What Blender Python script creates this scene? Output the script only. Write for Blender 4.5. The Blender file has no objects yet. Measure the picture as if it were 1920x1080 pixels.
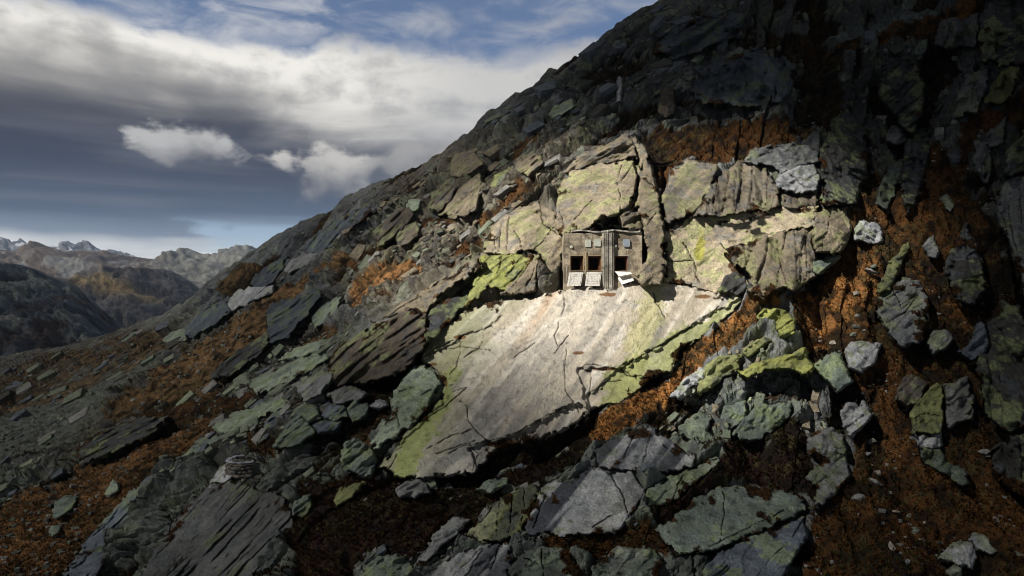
import bpy, math, random
import numpy as np
from mathutils import Vector

R = math.radians
scene = bpy.context.scene
COL = scene.collection

# ------------------------------------------------------------------ camera, sky, sun, exposure
cam_data = bpy.data.cameras.new("camera")
cam = bpy.data.objects.new("camera", cam_data)
COL.objects.link(cam)
cam.location = (0, 0, 0)
cam.rotation_euler = (R(90), 0, 0)
cam_data.sensor_width = 36.0
cam_data.lens = 24.0
cam_data.clip_start = 0.5
cam_data.clip_end = 40000
scene.camera = cam

SUN_DIR = Vector((-0.60, -0.42, 0.60)).normalized()      # towards the sun: left, behind the drone
SUN_EL = math.asin(SUN_DIR.z)
sun_data = bpy.data.lights.new("sun", 'SUN')
sun_data.energy = 5.0
sun_data.angle = R(0.5)
sun_data.color = (1.0, 0.93, 0.82)
sun = bpy.data.objects.new("sun", sun_data)
COL.objects.link(sun)
sun.location = SUN_DIR * 300
sun.rotation_euler = SUN_DIR.to_track_quat('Z', 'Y').to_euler()

vs = scene.view_settings
vs.view_transform = 'Standard'
vs.look = 'None'
vs.exposure = 0.7
vs.gamma = 1.0
vs.use_curve_mapping = False
scene.cycles.use_denoising = True
try:
    scene.cycles.denoiser = 'OPENIMAGEDENOISE'
except Exception:
    pass
scene.cycles.pixel_filter_type = 'BLACKMAN_HARRIS'
scene.cycles.filter_width = 1.0
scene.cycles.max_bounces = 5
scene.cycles.diffuse_bounces = 3
scene.cycles.volume_bounces = 0
scene.cycles.caustics_reflective = False
scene.cycles.caustics_refractive = False


class NT:
    """short-hand for building shader node graphs"""
    def __init__(self, tree):
        self.t = tree
        tree.nodes.clear()

    def n(self, kind, **kw):
        nd = self.t.nodes.new(kind)
        for k, v in kw.items():
            setattr(nd, k, v)
        return nd

    def put(self, sock, v):
        if isinstance(v, bpy.types.NodeSocket):
            self.t.links.new(v, sock)
        elif v is not None:
            if sock.type == 'RGBA' and len(v) == 3:
                v = (*v, 1.0)
            sock.default_value = v

    def m(self, op, a, b=None, c=None, clamp=False):
        nd = self.n('ShaderNodeMath', operation=op, use_clamp=clamp)
        for i, v in enumerate((a, b, c)):
            if v is not None:
                self.put(nd.inputs[i], v)
        return nd.outputs[0]

    def step(self, v, lo, hi, a=0.0, b=1.0):
        nd = self.n('ShaderNodeMapRange', interpolation_type='SMOOTHSTEP')
        self.put(nd.inputs[0], v)
        self.put(nd.inputs[1], lo)
        self.put(nd.inputs[2], hi)
        self.put(nd.inputs[3], a)
        self.put(nd.inputs[4], b)
        return nd.outputs[0]

    def mix(self, f, a, b, mode='MIX'):
        nd = self.n('ShaderNodeMix', data_type='RGBA', blend_type=mode)
        self.put(nd.inputs[0], f)
        self.put(nd.inputs[6], a)
        self.put(nd.inputs[7], b)
        return nd.outputs[2]

    def noise(self, vec, scale, detail=6.0, rough=0.55, dist=0.0):
        nd = self.n('ShaderNodeTexNoise')
        self.put(nd.inputs['Vector'], vec)
        nd.inputs['Scale'].default_value = scale
        nd.inputs['Detail'].default_value = detail
        nd.inputs['Roughness'].default_value = rough
        nd.inputs['Distortion'].default_value = dist
        return nd.outputs[0]

    def xyz(self, x, y, z):
        nd = self.n('ShaderNodeCombineXYZ')
        for i, v in enumerate((x, y, z)):
            self.put(nd.inputs[i], v)
        return nd.outputs[0]


def build_world():
    w = bpy.data.worlds.new("World")
    scene.world = w
    w.use_nodes = True
    g = NT(w.node_tree)
    tc = g.n('ShaderNodeTexCoord')
    sep = g.n('ShaderNodeSeparateXYZ')
    g.put(sep.inputs[0], tc.outputs['Generated'])
    x, y, z = sep.outputs
    hor = g.m('SQRT', g.m('ADD', g.m('MULTIPLY', x, x), g.m('MULTIPLY', y, y)))
    az = g.m('ARCTAN2', x, y)                 # 0 ahead, negative to the left
    el = g.m('ARCTAN2', z, hor)
    sky = g.n('ShaderNodeTexSky', sky_type='NISHITA')
    sky.sun_disc = False
    sky.sun_elevation = SUN_EL
    sky.sun_rotation = math.atan2(SUN_DIR.x, SUN_DIR.y)
    sky.altitude = 2000
    skyc = g.n('ShaderNodeVectorMath', operation='SCALE')
    g.put(skyc.inputs[0], sky.outputs[0])
    skyc.inputs['Scale'].default_value = 0.075
    blue = g.mix(0.10, g.mix(1.0, skyc.outputs[0], (0.95, 1.10, 1.30), 'MULTIPLY'), (0.62, 0.68, 0.74))

    soft = g.noise(g.xyz(g.m('MULTIPLY', az, 1.6), g.m('MULTIPLY', el, 5.0), 3.1), 2.2, 6, 0.5, 0.4)
    wisp = g.noise(g.xyz(g.m('MULTIPLY', az, 2.6), g.m('MULTIPLY', el, 7.0), 8.7), 3.6, 9, 0.58, 0.5)
    puffn = g.noise(g.xyz(g.m('MULTIPLY', az, 3.2), g.m('MULTIPLY', el, 4.2), 2.3), 5.6, 9, 0.55, 0.1)
    streak = g.noise(g.xyz(g.m('MULTIPLY', az, 1.0), g.m('MULTIPLY', el, 11.0), 5.5), 2.6, 7, 0.55, 0.3)
    s0 = g.m('SUBTRACT', soft, 0.5)
    w0 = g.m('SUBTRACT', wisp, 0.5)
    p0 = g.m('SUBTRACT', puffn, 0.5)
    k0 = g.m('SUBTRACT', streak, 0.5)
    # elevation warped by the noise fields: the cloud layers undulate
    e1 = g.m('ADD', el, g.m('ADD', g.m('MULTIPLY', s0, 0.10), g.m('MULTIPLY', p0, 0.055)))
    e2 = g.m('ADD', el, g.m('ADD', g.m('MULTIPLY', s0, 0.12), g.m('MULTIPLY', k0, 0.05)))
    # lower edge of the bright bank climbs to the left, as the layer dips to the right
    base = g.m('ADD', 0.228, g.m('MULTIPLY', g.m('ADD', az, 0.35), -0.11))
    lit = g.step(g.m('SUBTRACT', e2, base), -0.03, 0.07)
    # grey value of the cloud from below to above
    ramp = g.n('ShaderNodeValToRGB')
    g.put(ramp.inputs[0], g.m('ADD', el, g.m('ADD', g.m('MULTIPLY', s0, 0.05), g.m('MULTIPLY', k0, 0.04))))
    cr = ramp.color_ramp
    stops = [(0.0, (0.85, 0.84, 0.78)), (0.054, (0.92, 0.90, 0.82)), (0.074, (0.17, 0.21, 0.28)), (0.10, (0.040, 0.068, 0.128)),
             (0.15, (0.032, 0.042, 0.076)), (0.21, (0.046, 0.053, 0.082)), (0.27, (0.34, 0.33, 0.32)), (1.0, (0.36, 0.36, 0.36))]
    cr.elements[0].position, cr.elements[0].color = stops[0][0], (*stops[0][1], 1)
    cr.elements[1].position, cr.elements[1].color = stops[-1][0], (*stops[-1][1], 1)
    for p_, c_ in stops[1:-1]:
        e_ = cr.elements.new(p_)
        e_.color = (*c_, 1)
    white = g.mix(g.step(g.m('ADD', g.m('MULTIPLY', w0, 0.5), g.m('ADD', p0, g.m('MULTIPLY', s0, 0.8))), -0.28, 0.12), (0.52, 0.515, 0.51), (0.98, 0.95, 0.89))
    cloud = g.mix(lit, ramp.outputs[0], white)
    # pale grey veil towards the mountain (right part)
    veil = g.m('MULTIPLY', g.step(az, -0.30, -0.02), g.step(e2, 0.08, 0.20))
    cloud = g.mix(g.m('MULTIPLY', veil, 0.6), cloud, (0.42, 0.43, 0.45))
    # greyer, lighter streaks inside the dark layer
    st = g.m('MULTIPLY', g.step(k0, -0.02, 0.22), g.step(el, 0.24, 0.18))
    cloud = g.mix(g.m('MULTIPLY', st, 0.30), cloud, (0.20, 0.21, 0.24))

    def puff(a, e, ra, re, bright, lo=0.16, hi=0.52):
        da = g.m('DIVIDE', g.m('SUBTRACT', g.m('ADD', az, g.m('MULTIPLY', w0, 0.05)), a), ra)
        de = g.m('DIVIDE', g.m('SUBTRACT', g.m('ADD', el, g.m('MULTIPLY', s0, 0.03)), e), re)
        d = g.m('SUBTRACT', 1.0, g.m('SQRT', g.m('ADD', g.m('MULTIPLY', da, da), g.m('MULTIPLY', de, de))))
        v = g.m('ADD', d, g.m('ADD', g.m('MULTIPLY', p0, 1.7), g.m('MULTIPLY', w0, 0.9)))
        mk = g.step(v, lo, hi)
        shade = g.step(g.m('ADD', de, g.m('MULTIPLY', p0, 2.0)), -0.7, 0.6)
        tint = g.mix(shade, (0.13, 0.135, 0.155), bright)
        return mk, tint
    for args in ((-0.445, 0.182, 0.085, 0.044, (0.58, 0.57, 0.56)),
                 (-0.262, 0.163, 0.095, 0.054, (0.66, 0.63, 0.59)),
                 (-0.13, 0.17, 0.11, 0.06, (0.40, 0.39, 0.38))):
        mk, tint = puff(*args)
        cloud = g.mix(g.m('MULTIPLY', mk, 0.9), cloud, tint)
    # where the cloud lets the blue through: above the bank, and slits near the horizon
    top = g.step(g.m('ADD', e1, g.m('MULTIPLY', w0, 0.05)), 0.315, 0.345)
    thin = g.step(g.m('ADD', w0, g.m('MULTIPLY', s0, 0.6)), -0.10, 0.26)
    gap_hi = g.m('MULTIPLY', top, g.m('SUBTRACT', 1.0, g.m('MULTIPLY', thin, 0.5)))
    slit = g.m('MULTIPLY', g.step(el, 0.035, 0.06), g.step(g.m('ADD', el, g.m('MULTIPLY', k0, 0.05)), 0.105, 0.08))
    slit = g.m('MULTIPLY', slit, g.m('MULTIPLY', g.step(g.m('ADD', az, g.m('ADD', g.m('MULTIPLY', k0, 0.35), g.m('MULTIPLY', w0, 0.3))), -0.46, -0.38), 0.85))
    gap = g.m('MAXIMUM', gap_hi, slit)
    pale = g.mix(g.step(el, 0.12, 0.02), blue, (0.46, 0.60, 0.72))
    col = g.mix(gap, cloud, pale)
    col = g.mix(g.step(el, 0.0, -0.03), col, (0.05, 0.055, 0.06))       # land below the horizon
    bg = g.n('ShaderNodeBackground')
    g.put(bg.inputs[0], col)
    bg.inputs[1].default_value = 0.62
    out = g.n('ShaderNodeOutputWorld')
    g.put(out.inputs[0], bg.outputs[0])


build_world()

# ------------------------------------------------------------------ numpy noise
F32 = np.float32


def _h32(ix, iy, iz, k):
    h = ix.astype(np.uint32) * np.uint32(73856093)
    h ^= iy.astype(np.uint32) * np.uint32(19349663)
    h ^= iz.astype(np.uint32) * np.uint32(83492791)
    h ^= np.uint32((k * 2654435761) & 0xFFFFFFFF)
    h ^= h >> np.uint32(15)
    h *= np.uint32(0x2C1B3C6D)
    h ^= h >> np.uint32(12)
    h *= np.uint32(0x297A2D39)
    h ^= h >> np.uint32(15)
    return h


def _hash(ix, iy, iz, k):
    return (_h32(ix, iy, iz, k) & np.uint32(0xFFFFFF)).astype(F32) / F32(0xFFFFFF)


def vnoise(P, k=0):
    """value noise, -1..1"""
    fl = np.floor(P)
    I = fl.astype(np.int32)
    f = (P - fl).astype(F32)
    f = f * f * f * (f * (f * 6 - 15) + 10)
    ax = [I[:, 0].astype(np.uint32) * np.uint32(73856093), (I[:, 0] + 1).astype(np.uint32) * np.uint32(73856093)]
    ay = [I[:, 1].astype(np.uint32) * np.uint32(19349663), (I[:, 1] + 1).astype(np.uint32) * np.uint32(19349663)]
    az = [I[:, 2].astype(np.uint32) * np.uint32(83492791), (I[:, 2] + 1).astype(np.uint32) * np.uint32(83492791)]
    kk = np.uint32((k * 2654435761) & 0xFFFFFFFF)

    def hv(i, j, l):
        h = ax[i] ^ ay[j] ^ az[l] ^ kk
        h ^= h >> np.uint32(15)
        h *= np.uint32(0x2C1B3C6D)
        h ^= h >> np.uint32(12)
        h *= np.uint32(0x297A2D39)
        h ^= h >> np.uint32(15)
        return (h & np.uint32(0xFFFF)).astype(F32)
    fx, fy, fz = f[:, 0], f[:, 1], f[:, 2]
    z = []
    for l in (0, 1):
        y_ = []
        for j in (0, 1):
            v0, v1 = hv(0, j, l), hv(1, j, l)
            y_.append(v0 + (v1 - v0) * fx)
        z.append(y_[0] + (y_[1] - y_[0]) * fy)
    return (z[0] + (z[1] - z[0]) * fz) * F32(2 / 65535) - 1


def fbm(P, scale, octv=4, k=0, gain=0.5, ridged=False):
    a, s, tot, out = 1.0, scale, 0.0, 0.0
    for o in range(octv):
        v = vnoise(P * s + 17.3 * o, k + o * 7)
        if ridged:
            v = 1 - 2 * np.abs(v)
        out = out + a * v
        tot += a
        a *= gain
        s *= 2.03
    return out / tot


def voronoi(P, k=0, tilt=0.55, bulge=2.3):
    """jointed blocks: cell random (-1..1), height of the faceted envelope of the blocks, distance to the joint"""
    fl = np.floor(P)
    I = fl.astype(np.int32)
    fr = (P - fl).astype(F32)
    n = len(P)
    f1 = np.full(n, 9.0, F32)
    f2 = np.full(n, 9.0, F32)
    r = np.zeros(n, F32)
    env = np.full(n, -9.0, F32)
    S = F32(1 / 1023)
    for dx in (-1, 0, 1):
        for dy in (-1, 0, 1):
            for dz in (-1, 0, 1):
                h = _h32(I[:, 0] + dx, I[:, 1] + dy, I[:, 2] + dz, k)
                ha = (h & np.uint32(1023)).astype(F32) * S
                hb = ((h >> np.uint32(10)) & np.uint32(1023)).astype(F32) * S
                hc = ((h >> np.uint32(20)) & np.uint32(1023)).astype(F32) * S
                ox = ha + dx - fr[:, 0]
                oy = hb + dy - fr[:, 1]
                oz = hc + dz - fr[:, 2]
                d2 = ox * ox + oy * oy + oz * oz
                hr = np.modf(ha * F32(7.13) + hb * F32(3.77))[0] * 2 - 1
                dm = np.maximum(np.maximum(np.abs(ox), np.abs(oy)), np.abs(oz))
                e = hr * F32(0.55) + F32(tilt) * (ox * (hb * 2 - 1) + oy * (hc * 2 - 1) + oz * (ha * 2 - 1)) - F32(bulge) * np.maximum(dm - F32(0.34), 0)
                np.maximum(env, e, out=env)
                m1 = d2 < f1
                f2 = np.where(m1, f1, np.minimum(f2, d2))
                f1 = np.where(m1, d2, f1)
                r = np.where(m1, hr, r)
    return r, env, np.sqrt(f2) - np.sqrt(f1)


def sstep(a, b, x):
    t = np.clip((x - a) / (b - a), 0, 1)
    return t * t * (3 - 2 * t)


def frame(axis, long_, other=1.0):
    """coordinates in which blocks come out long_ times longer along axis"""
    a = np.array(axis, float)
    a /= np.linalg.norm(a)
    b = np.cross(a, (0.3, 1, 0.1))
    b /= np.linalg.norm(b)
    c = np.cross(a, b)
    return np.stack([a / long_, b / other, c], 1)


FR_L = frame((0.72, 0.22, 0.62), 2.4)           # joints of the left flank run up to the right
FR_R = frame((0.10, 0.45, 0.85), 2.2)           # upright ribs of the right flank


def sdf(px, py, poly):
    """signed distance to a closed outline, positive inside"""
    q = np.asarray(poly, float)
    d = np.full(px.shape, 1e18)
    ins = np.zeros(px.shape, bool)
    for (x0, y0), (x1, y1) in zip(q, np.roll(q, -1, 0)):
        ex, ey = x1 - x0, y1 - y0
        wx, wy = px - x0, py - y0
        t = np.clip((wx * ex + wy * ey) / (ex * ex + ey * ey + 1e-9), 0, 1)
        d = np.minimum(d, (wx - ex * t) ** 2 + (wy - ey * t) ** 2)
        if y0 != y1:
            c = ((y0 > py) != (y1 > py)) & (px < (x1 - x0) * (py - y0) / (y1 - y0) + x0)
            ins ^= c
    d = np.sqrt(d)
    return np.where(ins, d, -d)


def line_dist(px, py, pts):
    d = np.full(px.shape, 1e18)
    for (x0, y0), (x1, y1) in zip(pts[:-1], pts[1:]):
        ex, ey = x1 - x0, y1 - y0
        wx, wy = px - x0, py - y0
        t = np.clip((wx * ex + wy * ey) / (ex * ex + ey * ey + 1e-9), 0, 1)
        d = np.minimum(d, (wx - ex * t) ** 2 + (wy - ey * t) ** 2)
    return np.sqrt(d)


# ------------------------------------------------------------------ the mountain side, laid out from image pixels and chosen depths
# an image pixel and a chosen depth in metres give a point of the ground
def pixel_point(px, py, rng):
    return np.stack([(px - 960) / 1280 * rng, rng + 0 * px, (540 - py) / 1280 * rng], -1)


PIXEL_DEPTHS = [(1240, 0, 128), (1080, 100, 127), (1000, 160, 126), (900, 235, 128), (830, 285, 133), (700, 345, 142), (600, 410, 150), (480, 470, 162),  # control points: image x and y, chosen depth in metres
          (400, 520, 175), (300, 592, 195), (180, 632, 215), (0, 668, 235), (-150, 700, 260),
          (1500, 0, 116), (1750, 0, 106), (1920, 0, 98), (1600, -150, 128), (2050, 0, 94), (1400, -100, 128),
          (1127, 535, 80), (1127, 430, 82), (1300, 540, 79), (1450, 540, 76), (1000, 540, 81), (1400, 420, 84), (1400, 300, 91), (1560, 430, 80.5),
          (1300, 200, 103), (1200, 250, 97), (1050, 300, 97), (1100, 350, 89), (1450, 150, 104),
          (900, 420, 92), (800, 480, 99), (700, 430, 121), (700, 550, 98), (600, 520, 128), (560, 600, 117), (450, 620, 127), (300, 680, 140), (100, 720, 168), (0, 760, 160),
          (640, 640, 89), (500, 700, 99), (350, 760, 106), (200, 800, 112), (0, 850, 115),
          (850, 650, 75), (750, 800, 67), (900, 870, 62.5), (1000, 850, 63), (1100, 780, 66), (1000, 700, 70), (1200, 680, 71), (1330, 590, 77), (1150, 600, 75.5),
          (640, 850, 67), (440, 850, 77), (250, 850, 90), (600, 1000, 58), (300, 1000, 68), (100, 1000, 76), (0, 1080, 67), (400, 1080, 59), (700, 1080, 52.5),
          (1000, 950, 57), (1000, 1080, 50.5), (1300, 850, 62), (1400, 720, 68), (1300, 1000, 54.5), (1500, 900, 61), (1450, 1080, 51),
          (1620, 560, 75), (1700, 700, 68), (1600, 760, 66), (1750, 900, 60), (1850, 1040, 53), (1920, 800, 62), (1700, 430, 85), (1650, 300, 96),
          (1780, 300, 91), (1850, 450, 78), (1920, 600, 69), (1600, 200, 106), (1700, 150, 106), (1850, 200, 92), (1920, 350, 80), (1620, 1080, 50.5),
          (-100, 1200, 60), (500, 1200, 49), (1000, 1200, 45.5), (1500, 1200, 46), (2050, 1200, 46), (2050, 700, 64), (2050, 350, 76), (-150, 950, 100), (2350, -50, 86), (2350, 350, 72), (2350, 700, 60), (2350, 1200, 45)]
_c = np.array(PIXEL_DEPTHS, float)
_cx, _cy, _cv = _c[:, 0] / 1000, _c[:, 1] / 1000, 100.0 / _c[:, 2]


def _tps(r2):
    return r2 * np.log(r2 + 1e-9)


_A = _tps((_cx[:, None] - _cx) ** 2 + (_cy[:, None] - _cy) ** 2) + np.eye(len(_cx)) * 0.004
_B = np.stack([np.ones_like(_cx), _cx, _cy], 1)
_M = np.block([[_A, _B], [_B.T, np.zeros((3, 3))]])
_W = np.linalg.solve(_M, np.concatenate([_cv, np.zeros(3)]))


def ground_range(px, py):
    x, y = np.ravel(px) / 1000, np.ravel(py) / 1000
    v = _W[-3] + _W[-2] * x + _W[-1] * y
    for i in range(len(_cx)):
        v = v + _W[i] * _tps((x - _cx[i]) ** 2 + (y - _cy[i]) ** 2)
    return (100.0 / np.clip(v, 0.25, 4)).reshape(np.shape(px))


RIDGE = [(-220, 715), (-100, 690), (0, 668), (60, 655), (120, 648), (180, 632), (240, 612), (300, 590), (345, 560), (400, 515), (440, 492), (480, 470), (510, 448), (560, 425),
         (600, 402), (640, 378), (700, 345), (745, 322), (780, 308), (830, 283), (850, 266), (885, 252), (897, 234), (918, 212), (940, 200), (968, 178), (985, 172), (1000, 162),
         (1010, 150), (1030, 130), (1045, 128), (1075, 102), (1085, 98), (1110, 82), (1130, 66), (1155, 45), (1180, 30), (1205, 14), (1225, 5), (1240, 0), (1300, -28),
         (1400, -70), (1500, -100), (2200, -110)]
_rx, _ry = np.array(RIDGE, float).T


def link(ob, parent=None):
    COL.objects.link(ob)
    if parent is not None:
        ob.parent = parent
    return ob


def tag(o, label=None, cat=None, group=None, kind=None):
    if label:
        o["label"] = label
    if cat:
        o["category"] = cat
    if group:
        o["group"] = group
    if kind:
        o["kind"] = kind
    return o


def mesh_np(name, V, faces, mat, col=None, smooth=True, quads=True):
    me = bpy.data.meshes.new(name)
    V = np.ascontiguousarray(V, dtype=np.float32)
    faces = np.ascontiguousarray(faces, dtype=np.int32)
    k = faces.shape[1]
    me.vertices.add(len(V))
    me.vertices.foreach_set("co", V.ravel())
    me.loops.add(faces.size)
    me.loops.foreach_set("vertex_index", faces.ravel())
    me.polygons.add(len(faces))
    me.polygons.foreach_set("loop_start", np.arange(0, faces.size, k, dtype=np.int32))
    me.polygons.foreach_set("loop_total", np.full(len(faces), k, np.int32))
    me.polygons.foreach_set("use_smooth", np.full(len(faces), smooth))
    me.materials.append(mat)
    if col is not None:
        at = me.attributes.new("albedo", 'FLOAT_COLOR', 'POINT')
        c4 = np.ones((len(V), 4), np.float32)
        c4[:, :col.shape[1]] = col
        at.data.foreach_set("color", c4.ravel())
    me.update()
    me.validate()
    return me


# ------------------------------------------------------------------ materials
def material(name):
    m = bpy.data.materials.new(name)
    m.use_nodes = True
    return m, NT(m.node_tree)


def finish(g, col, rough=0.9, bump=None, dist=0.1, strength=1.0, spec=0.25):
    b = g.n('ShaderNodeBsdfPrincipled')
    g.put(b.inputs['Base Color'], col)
    g.put(b.inputs['Roughness'], rough)
    b.inputs['Specular IOR Level'].default_value = spec
    if bump is not None:
        bp = g.n('ShaderNodeBump')
        bp.inputs['Strength'].default_value = strength
        bp.inputs['Distance'].default_value = dist
        g.put(bp.inputs['Height'], bump)
        g.put(b.inputs['Normal'], bp.outputs[0])
    o = g.n('ShaderNodeOutputMaterial')
    g.put(o.inputs[0], b.outputs[0])
    return b


def rock_material(name="granite", grain=1.0, bump_d=0.24):
    """granite: the mesh carries its lichen, soil and streak colours, the nodes add grain, speckle and fine relief"""
    m, g = material(name)
    at = g.n('ShaderNodeAttribute', attribute_name="albedo")
    geo = g.n('ShaderNodeNewGeometry')
    pos = geo.outputs['Position']
    fine = g.noise(pos, 5.5 * grain, 8, 0.68)
    mid = g.noise(pos, 1.1 * grain, 7, 0.62, 0.4)
    speck = g.n('ShaderNodeTexVoronoi')
    g.put(speck.inputs['Vector'], pos)
    speck.inputs['Scale'].default_value = 3.2 * grain
    gr = at.outputs['Alpha']
    c = g.mix(gr, at.outputs[0], g.mix(g.step(fine, 0.30, 0.72), (0.62, 0.62, 0.63), (1.30, 1.29, 1.27)), 'MULTIPLY')
    c = g.mix(g.m('ADD', g.m('MULTIPLY', gr, 0.6), 0.4), c, g.mix(g.step(mid, 0.32, 0.70), (0.72, 0.73, 0.74), (1.20, 1.19, 1.17)), 'MULTIPLY')
    dots = g.m('MULTIPLY', gr, g.step(speck.outputs['Distance'], 0.20, 0.12))
    c = g.mix(g.m('MULTIPLY', g.m('MULTIPLY', dots, g.step(mid, 0.50, 0.62)), 0.5), c, (0.05, 0.05, 0.045))
    vfine = g.noise(pos, 14.0 * grain, 5, 0.7)
    h = g.m('ADD', g.m('ADD', g.m('MULTIPLY', mid, 1.8), fine), g.m('MULTIPLY', vfine, 0.35))
    finish(g, c, 0.93, h, bump_d, 1.0, 0.18)
    return m


M_ROCK = rock_material()
M_FAR = rock_material("distant_mountain_rock", 0.03, 9.0)


def plain(name, col, rough=0.85, vary=0.25, scale=3.0, bump=0.02, streak=None):
    m, g = material(name)
    geo = g.n('ShaderNodeNewGeometry')
    pos = geo.outputs['Position']
    n1 = g.noise(pos, scale, 7, 0.62)
    n2 = g.noise(pos, scale * 4.7, 5, 0.6)
    lo = tuple(v * (1 - vary) for v in col)
    hi = tuple(min(1, v * (1 + vary)) for v in col)
    c = g.mix(g.step(n1, 0.3, 0.7), lo, hi)
    if streak is not None:
        mp = g.n('ShaderNodeMapping')
        g.put(mp.inputs[0], pos)
        mp.inputs['Scale'].default_value = (2.2, 2.2, 0.16)
        s = g.noise(mp.outputs[0], 1.3, 6, 0.65)
        c = g.mix(g.step(s, 0.52, 0.68, 0.0, 0.75), c, streak)
    finish(g, c, rough, g.m('ADD', n1, n2), bump, 0.8)
    return m


# ------------------------------------------------------------------ rock colours (albedo of stone, lichen, soil)
STY = {
    'pale': (0.50, 0.46, 0.385), 'warm': (0.27, 0.235, 0.175), 'lichen': (0.25, 0.275, 0.125), 'bright': (0.34, 0.37, 0.12),
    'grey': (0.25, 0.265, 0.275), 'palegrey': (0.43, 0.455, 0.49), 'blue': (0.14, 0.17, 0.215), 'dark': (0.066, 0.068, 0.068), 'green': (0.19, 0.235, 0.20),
    'brown': (0.13, 0.112, 0.092), 'mint': (0.31, 0.375, 0.295), 'crust': (0.23, 0.285, 0.135),
}
SOIL_SHADE = np.array((0.016, 0.011, 0.007))  # soil tone, set near black so it also paints crevice shade
RUST = np.array((0.21, 0.092, 0.026))
OCHRE = np.array((0.175, 0.122, 0.068))


def mixc(a, b, t):
    t = np.asarray(t)[:, None]
    return a * (1 - t) + b * t


def rock_colour(P, style, seed=0, lich=0.35, streak=None):
    base = np.tile(np.array(STY[style]), (len(P), 1))
    n1 = fbm(P, 0.16, 4, seed + 11)
    n2 = fbm(P, 0.55, 4, seed + 23)
    n3 = fbm(P, 1.7, 3, seed + 31)
    base = base * (1 + 0.35 * n1 + 0.25 * n2)[:, None]
    # lichen crusts in patches with ragged borders
    li = sstep(0.12, 0.24, n2 + 0.5 * n1 + 0.55 * n3 - 0.33 + lich)
    base = mixc(base, np.array(STY['lichen' if style in ('warm', 'lichen', 'bright') else 'crust']) * (1 + 0.4 * n3)[:, None], li * 0.6)
    # grey bare stone and dark crusts
    bl = sstep(0.18, 0.42, -n2 + 0.4 * n3)
    base = mixc(base, np.array(STY['blue']), bl * 0.35)
    base *= (1 - 0.45 * sstep(0.32, 0.55, n3 - 0.3 * n1))[:, None]
    if streak is not None:
        # rain streaks run down the fall line
        ax, amt = streak
        F = frame(ax, 14.0)
        s = fbm(P @ F, 1.0, 2, seed + 41) * 1.3
        base = mixc(base, np.array((0.60, 0.62, 0.62)) * 0.6, sstep(0.1, 0.4, -s) * amt * 0.5)
        base = mixc(base, np.array((0.055, 0.065, 0.085)), sstep(-0.08, 0.30, s) * amt)
    return np.clip(base, 0.012, 0.75)


# ------------------------------------------------------------------ outcrops: outline in image pixels, stone, how far it stands proud
# (name, category, label, outline, style, proud m, thickness m, lean (d range per m east, per m up), facet m, options)
DIAG = (0.62, 0.35, 0.70)
OUT = []


def O(name, cat, label, poly, style, proud=0.6, thick=2.2, lean=(0, 0), facet=0.35, **kw):
    OUT.append(dict(name=name, cat=cat, label=label, poly=poly, style=style, proud=proud, thick=thick, lean=lean, facet=facet, **kw))


# the big slab under the fort
O('sloping_rock', 'rock slab', 'huge pale smooth rock slab sloping down below the concrete fort',
  [(905, 574), (960, 560), (1010, 556), (1055, 541), (1100, 543), (1190, 535), (1260, 530), (1330, 545), (1395, 560), (1382, 578), (1345, 602), (1310, 634), (1272, 658), (1262, 690),
   (1225, 705), (1200, 730), (1160, 755), (1110, 764), (1085, 792), (1010, 822), (945, 836), (915, 850), (893, 884), (830, 892), (740, 889), (714, 879), (740, 845), (762, 813), (800, 785),
   (830, 748), (836, 715), (815, 690), (792, 672), (802, 640), (850, 602)], 'pale', 0.6, 2.4, (0, 0), 0.10, slab=True, grid=1.5,
  steps=[([(1085, 692), (1162, 690), (1195, 674), (1255, 639), (1335, 587), (1400, 555), (1410, 600), (1270, 710), (1100, 800)], 0.55),
         ([(882, 836), (960, 817), (1030, 780), (1080, 757), (1120, 790), (1000, 860), (900, 910)], 0.95),
         ([(1160, 690), (1200, 712), (1260, 700), (1220, 760), (1100, 800), (1100, 745), (1130, 720)], 0.5),
         ([(690, 900), (740, 845), (800, 785), (852, 738), (880, 770), (888, 830), (890, 900)], 0.35),
         ([(790, 672), (830, 655), (866, 632), (862, 668), (842, 706), (852, 738), (830, 760), (800, 700)], 0.3),
         ([(800, 640), (850, 600), (905, 572), (940, 590), (920, 612), (866, 632), (815, 655)], -0.3)],
  cracks=[[(1055, 545), (1060, 570), (1050, 600), (1040, 630), (1045, 650)], [(1085, 690), (1100, 683), (1150, 690), (1162, 688), (1195, 672), (1255, 637), (1335, 585), (1350, 575)],
          [(1040, 662), (1052, 645), (1066, 628)], [(1062, 655), (1058, 690), (1060, 730), (1075, 755), (1085, 775)], [(875, 760), (880, 790), (895, 812), (925, 835)],
          [(890, 832), (960, 815), (1030, 778), (1075, 755)], [(1162, 688), (1175, 705), (1210, 708)], [(1225, 550), (1228, 565), (1240, 580), (1248, 600)], [(850, 735), (875, 728), (835, 760), (800, 785)],
          [(965, 670), (985, 655), (1005, 642)], [(865, 635), (862, 665), (856, 690), (842, 705)], [(800, 668), (830, 655), (862, 650), (920, 657)], [(830, 655), (870, 630), (925, 612)],
          [(745, 852), (728, 880)], [(800, 842), (850, 815), (885, 805)], [(820, 850), (890, 825)], [(880, 830), (895, 850), (888, 880)], [(840, 850), (870, 835), (890, 832)],
          [(1090, 690), (1110, 700), (1105, 740)], [(1105, 735), (1140, 715), (1165, 715)], [(795, 670), (815, 655), (850, 637)], [(905, 640), (895, 655), (870, 670)]])
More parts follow.
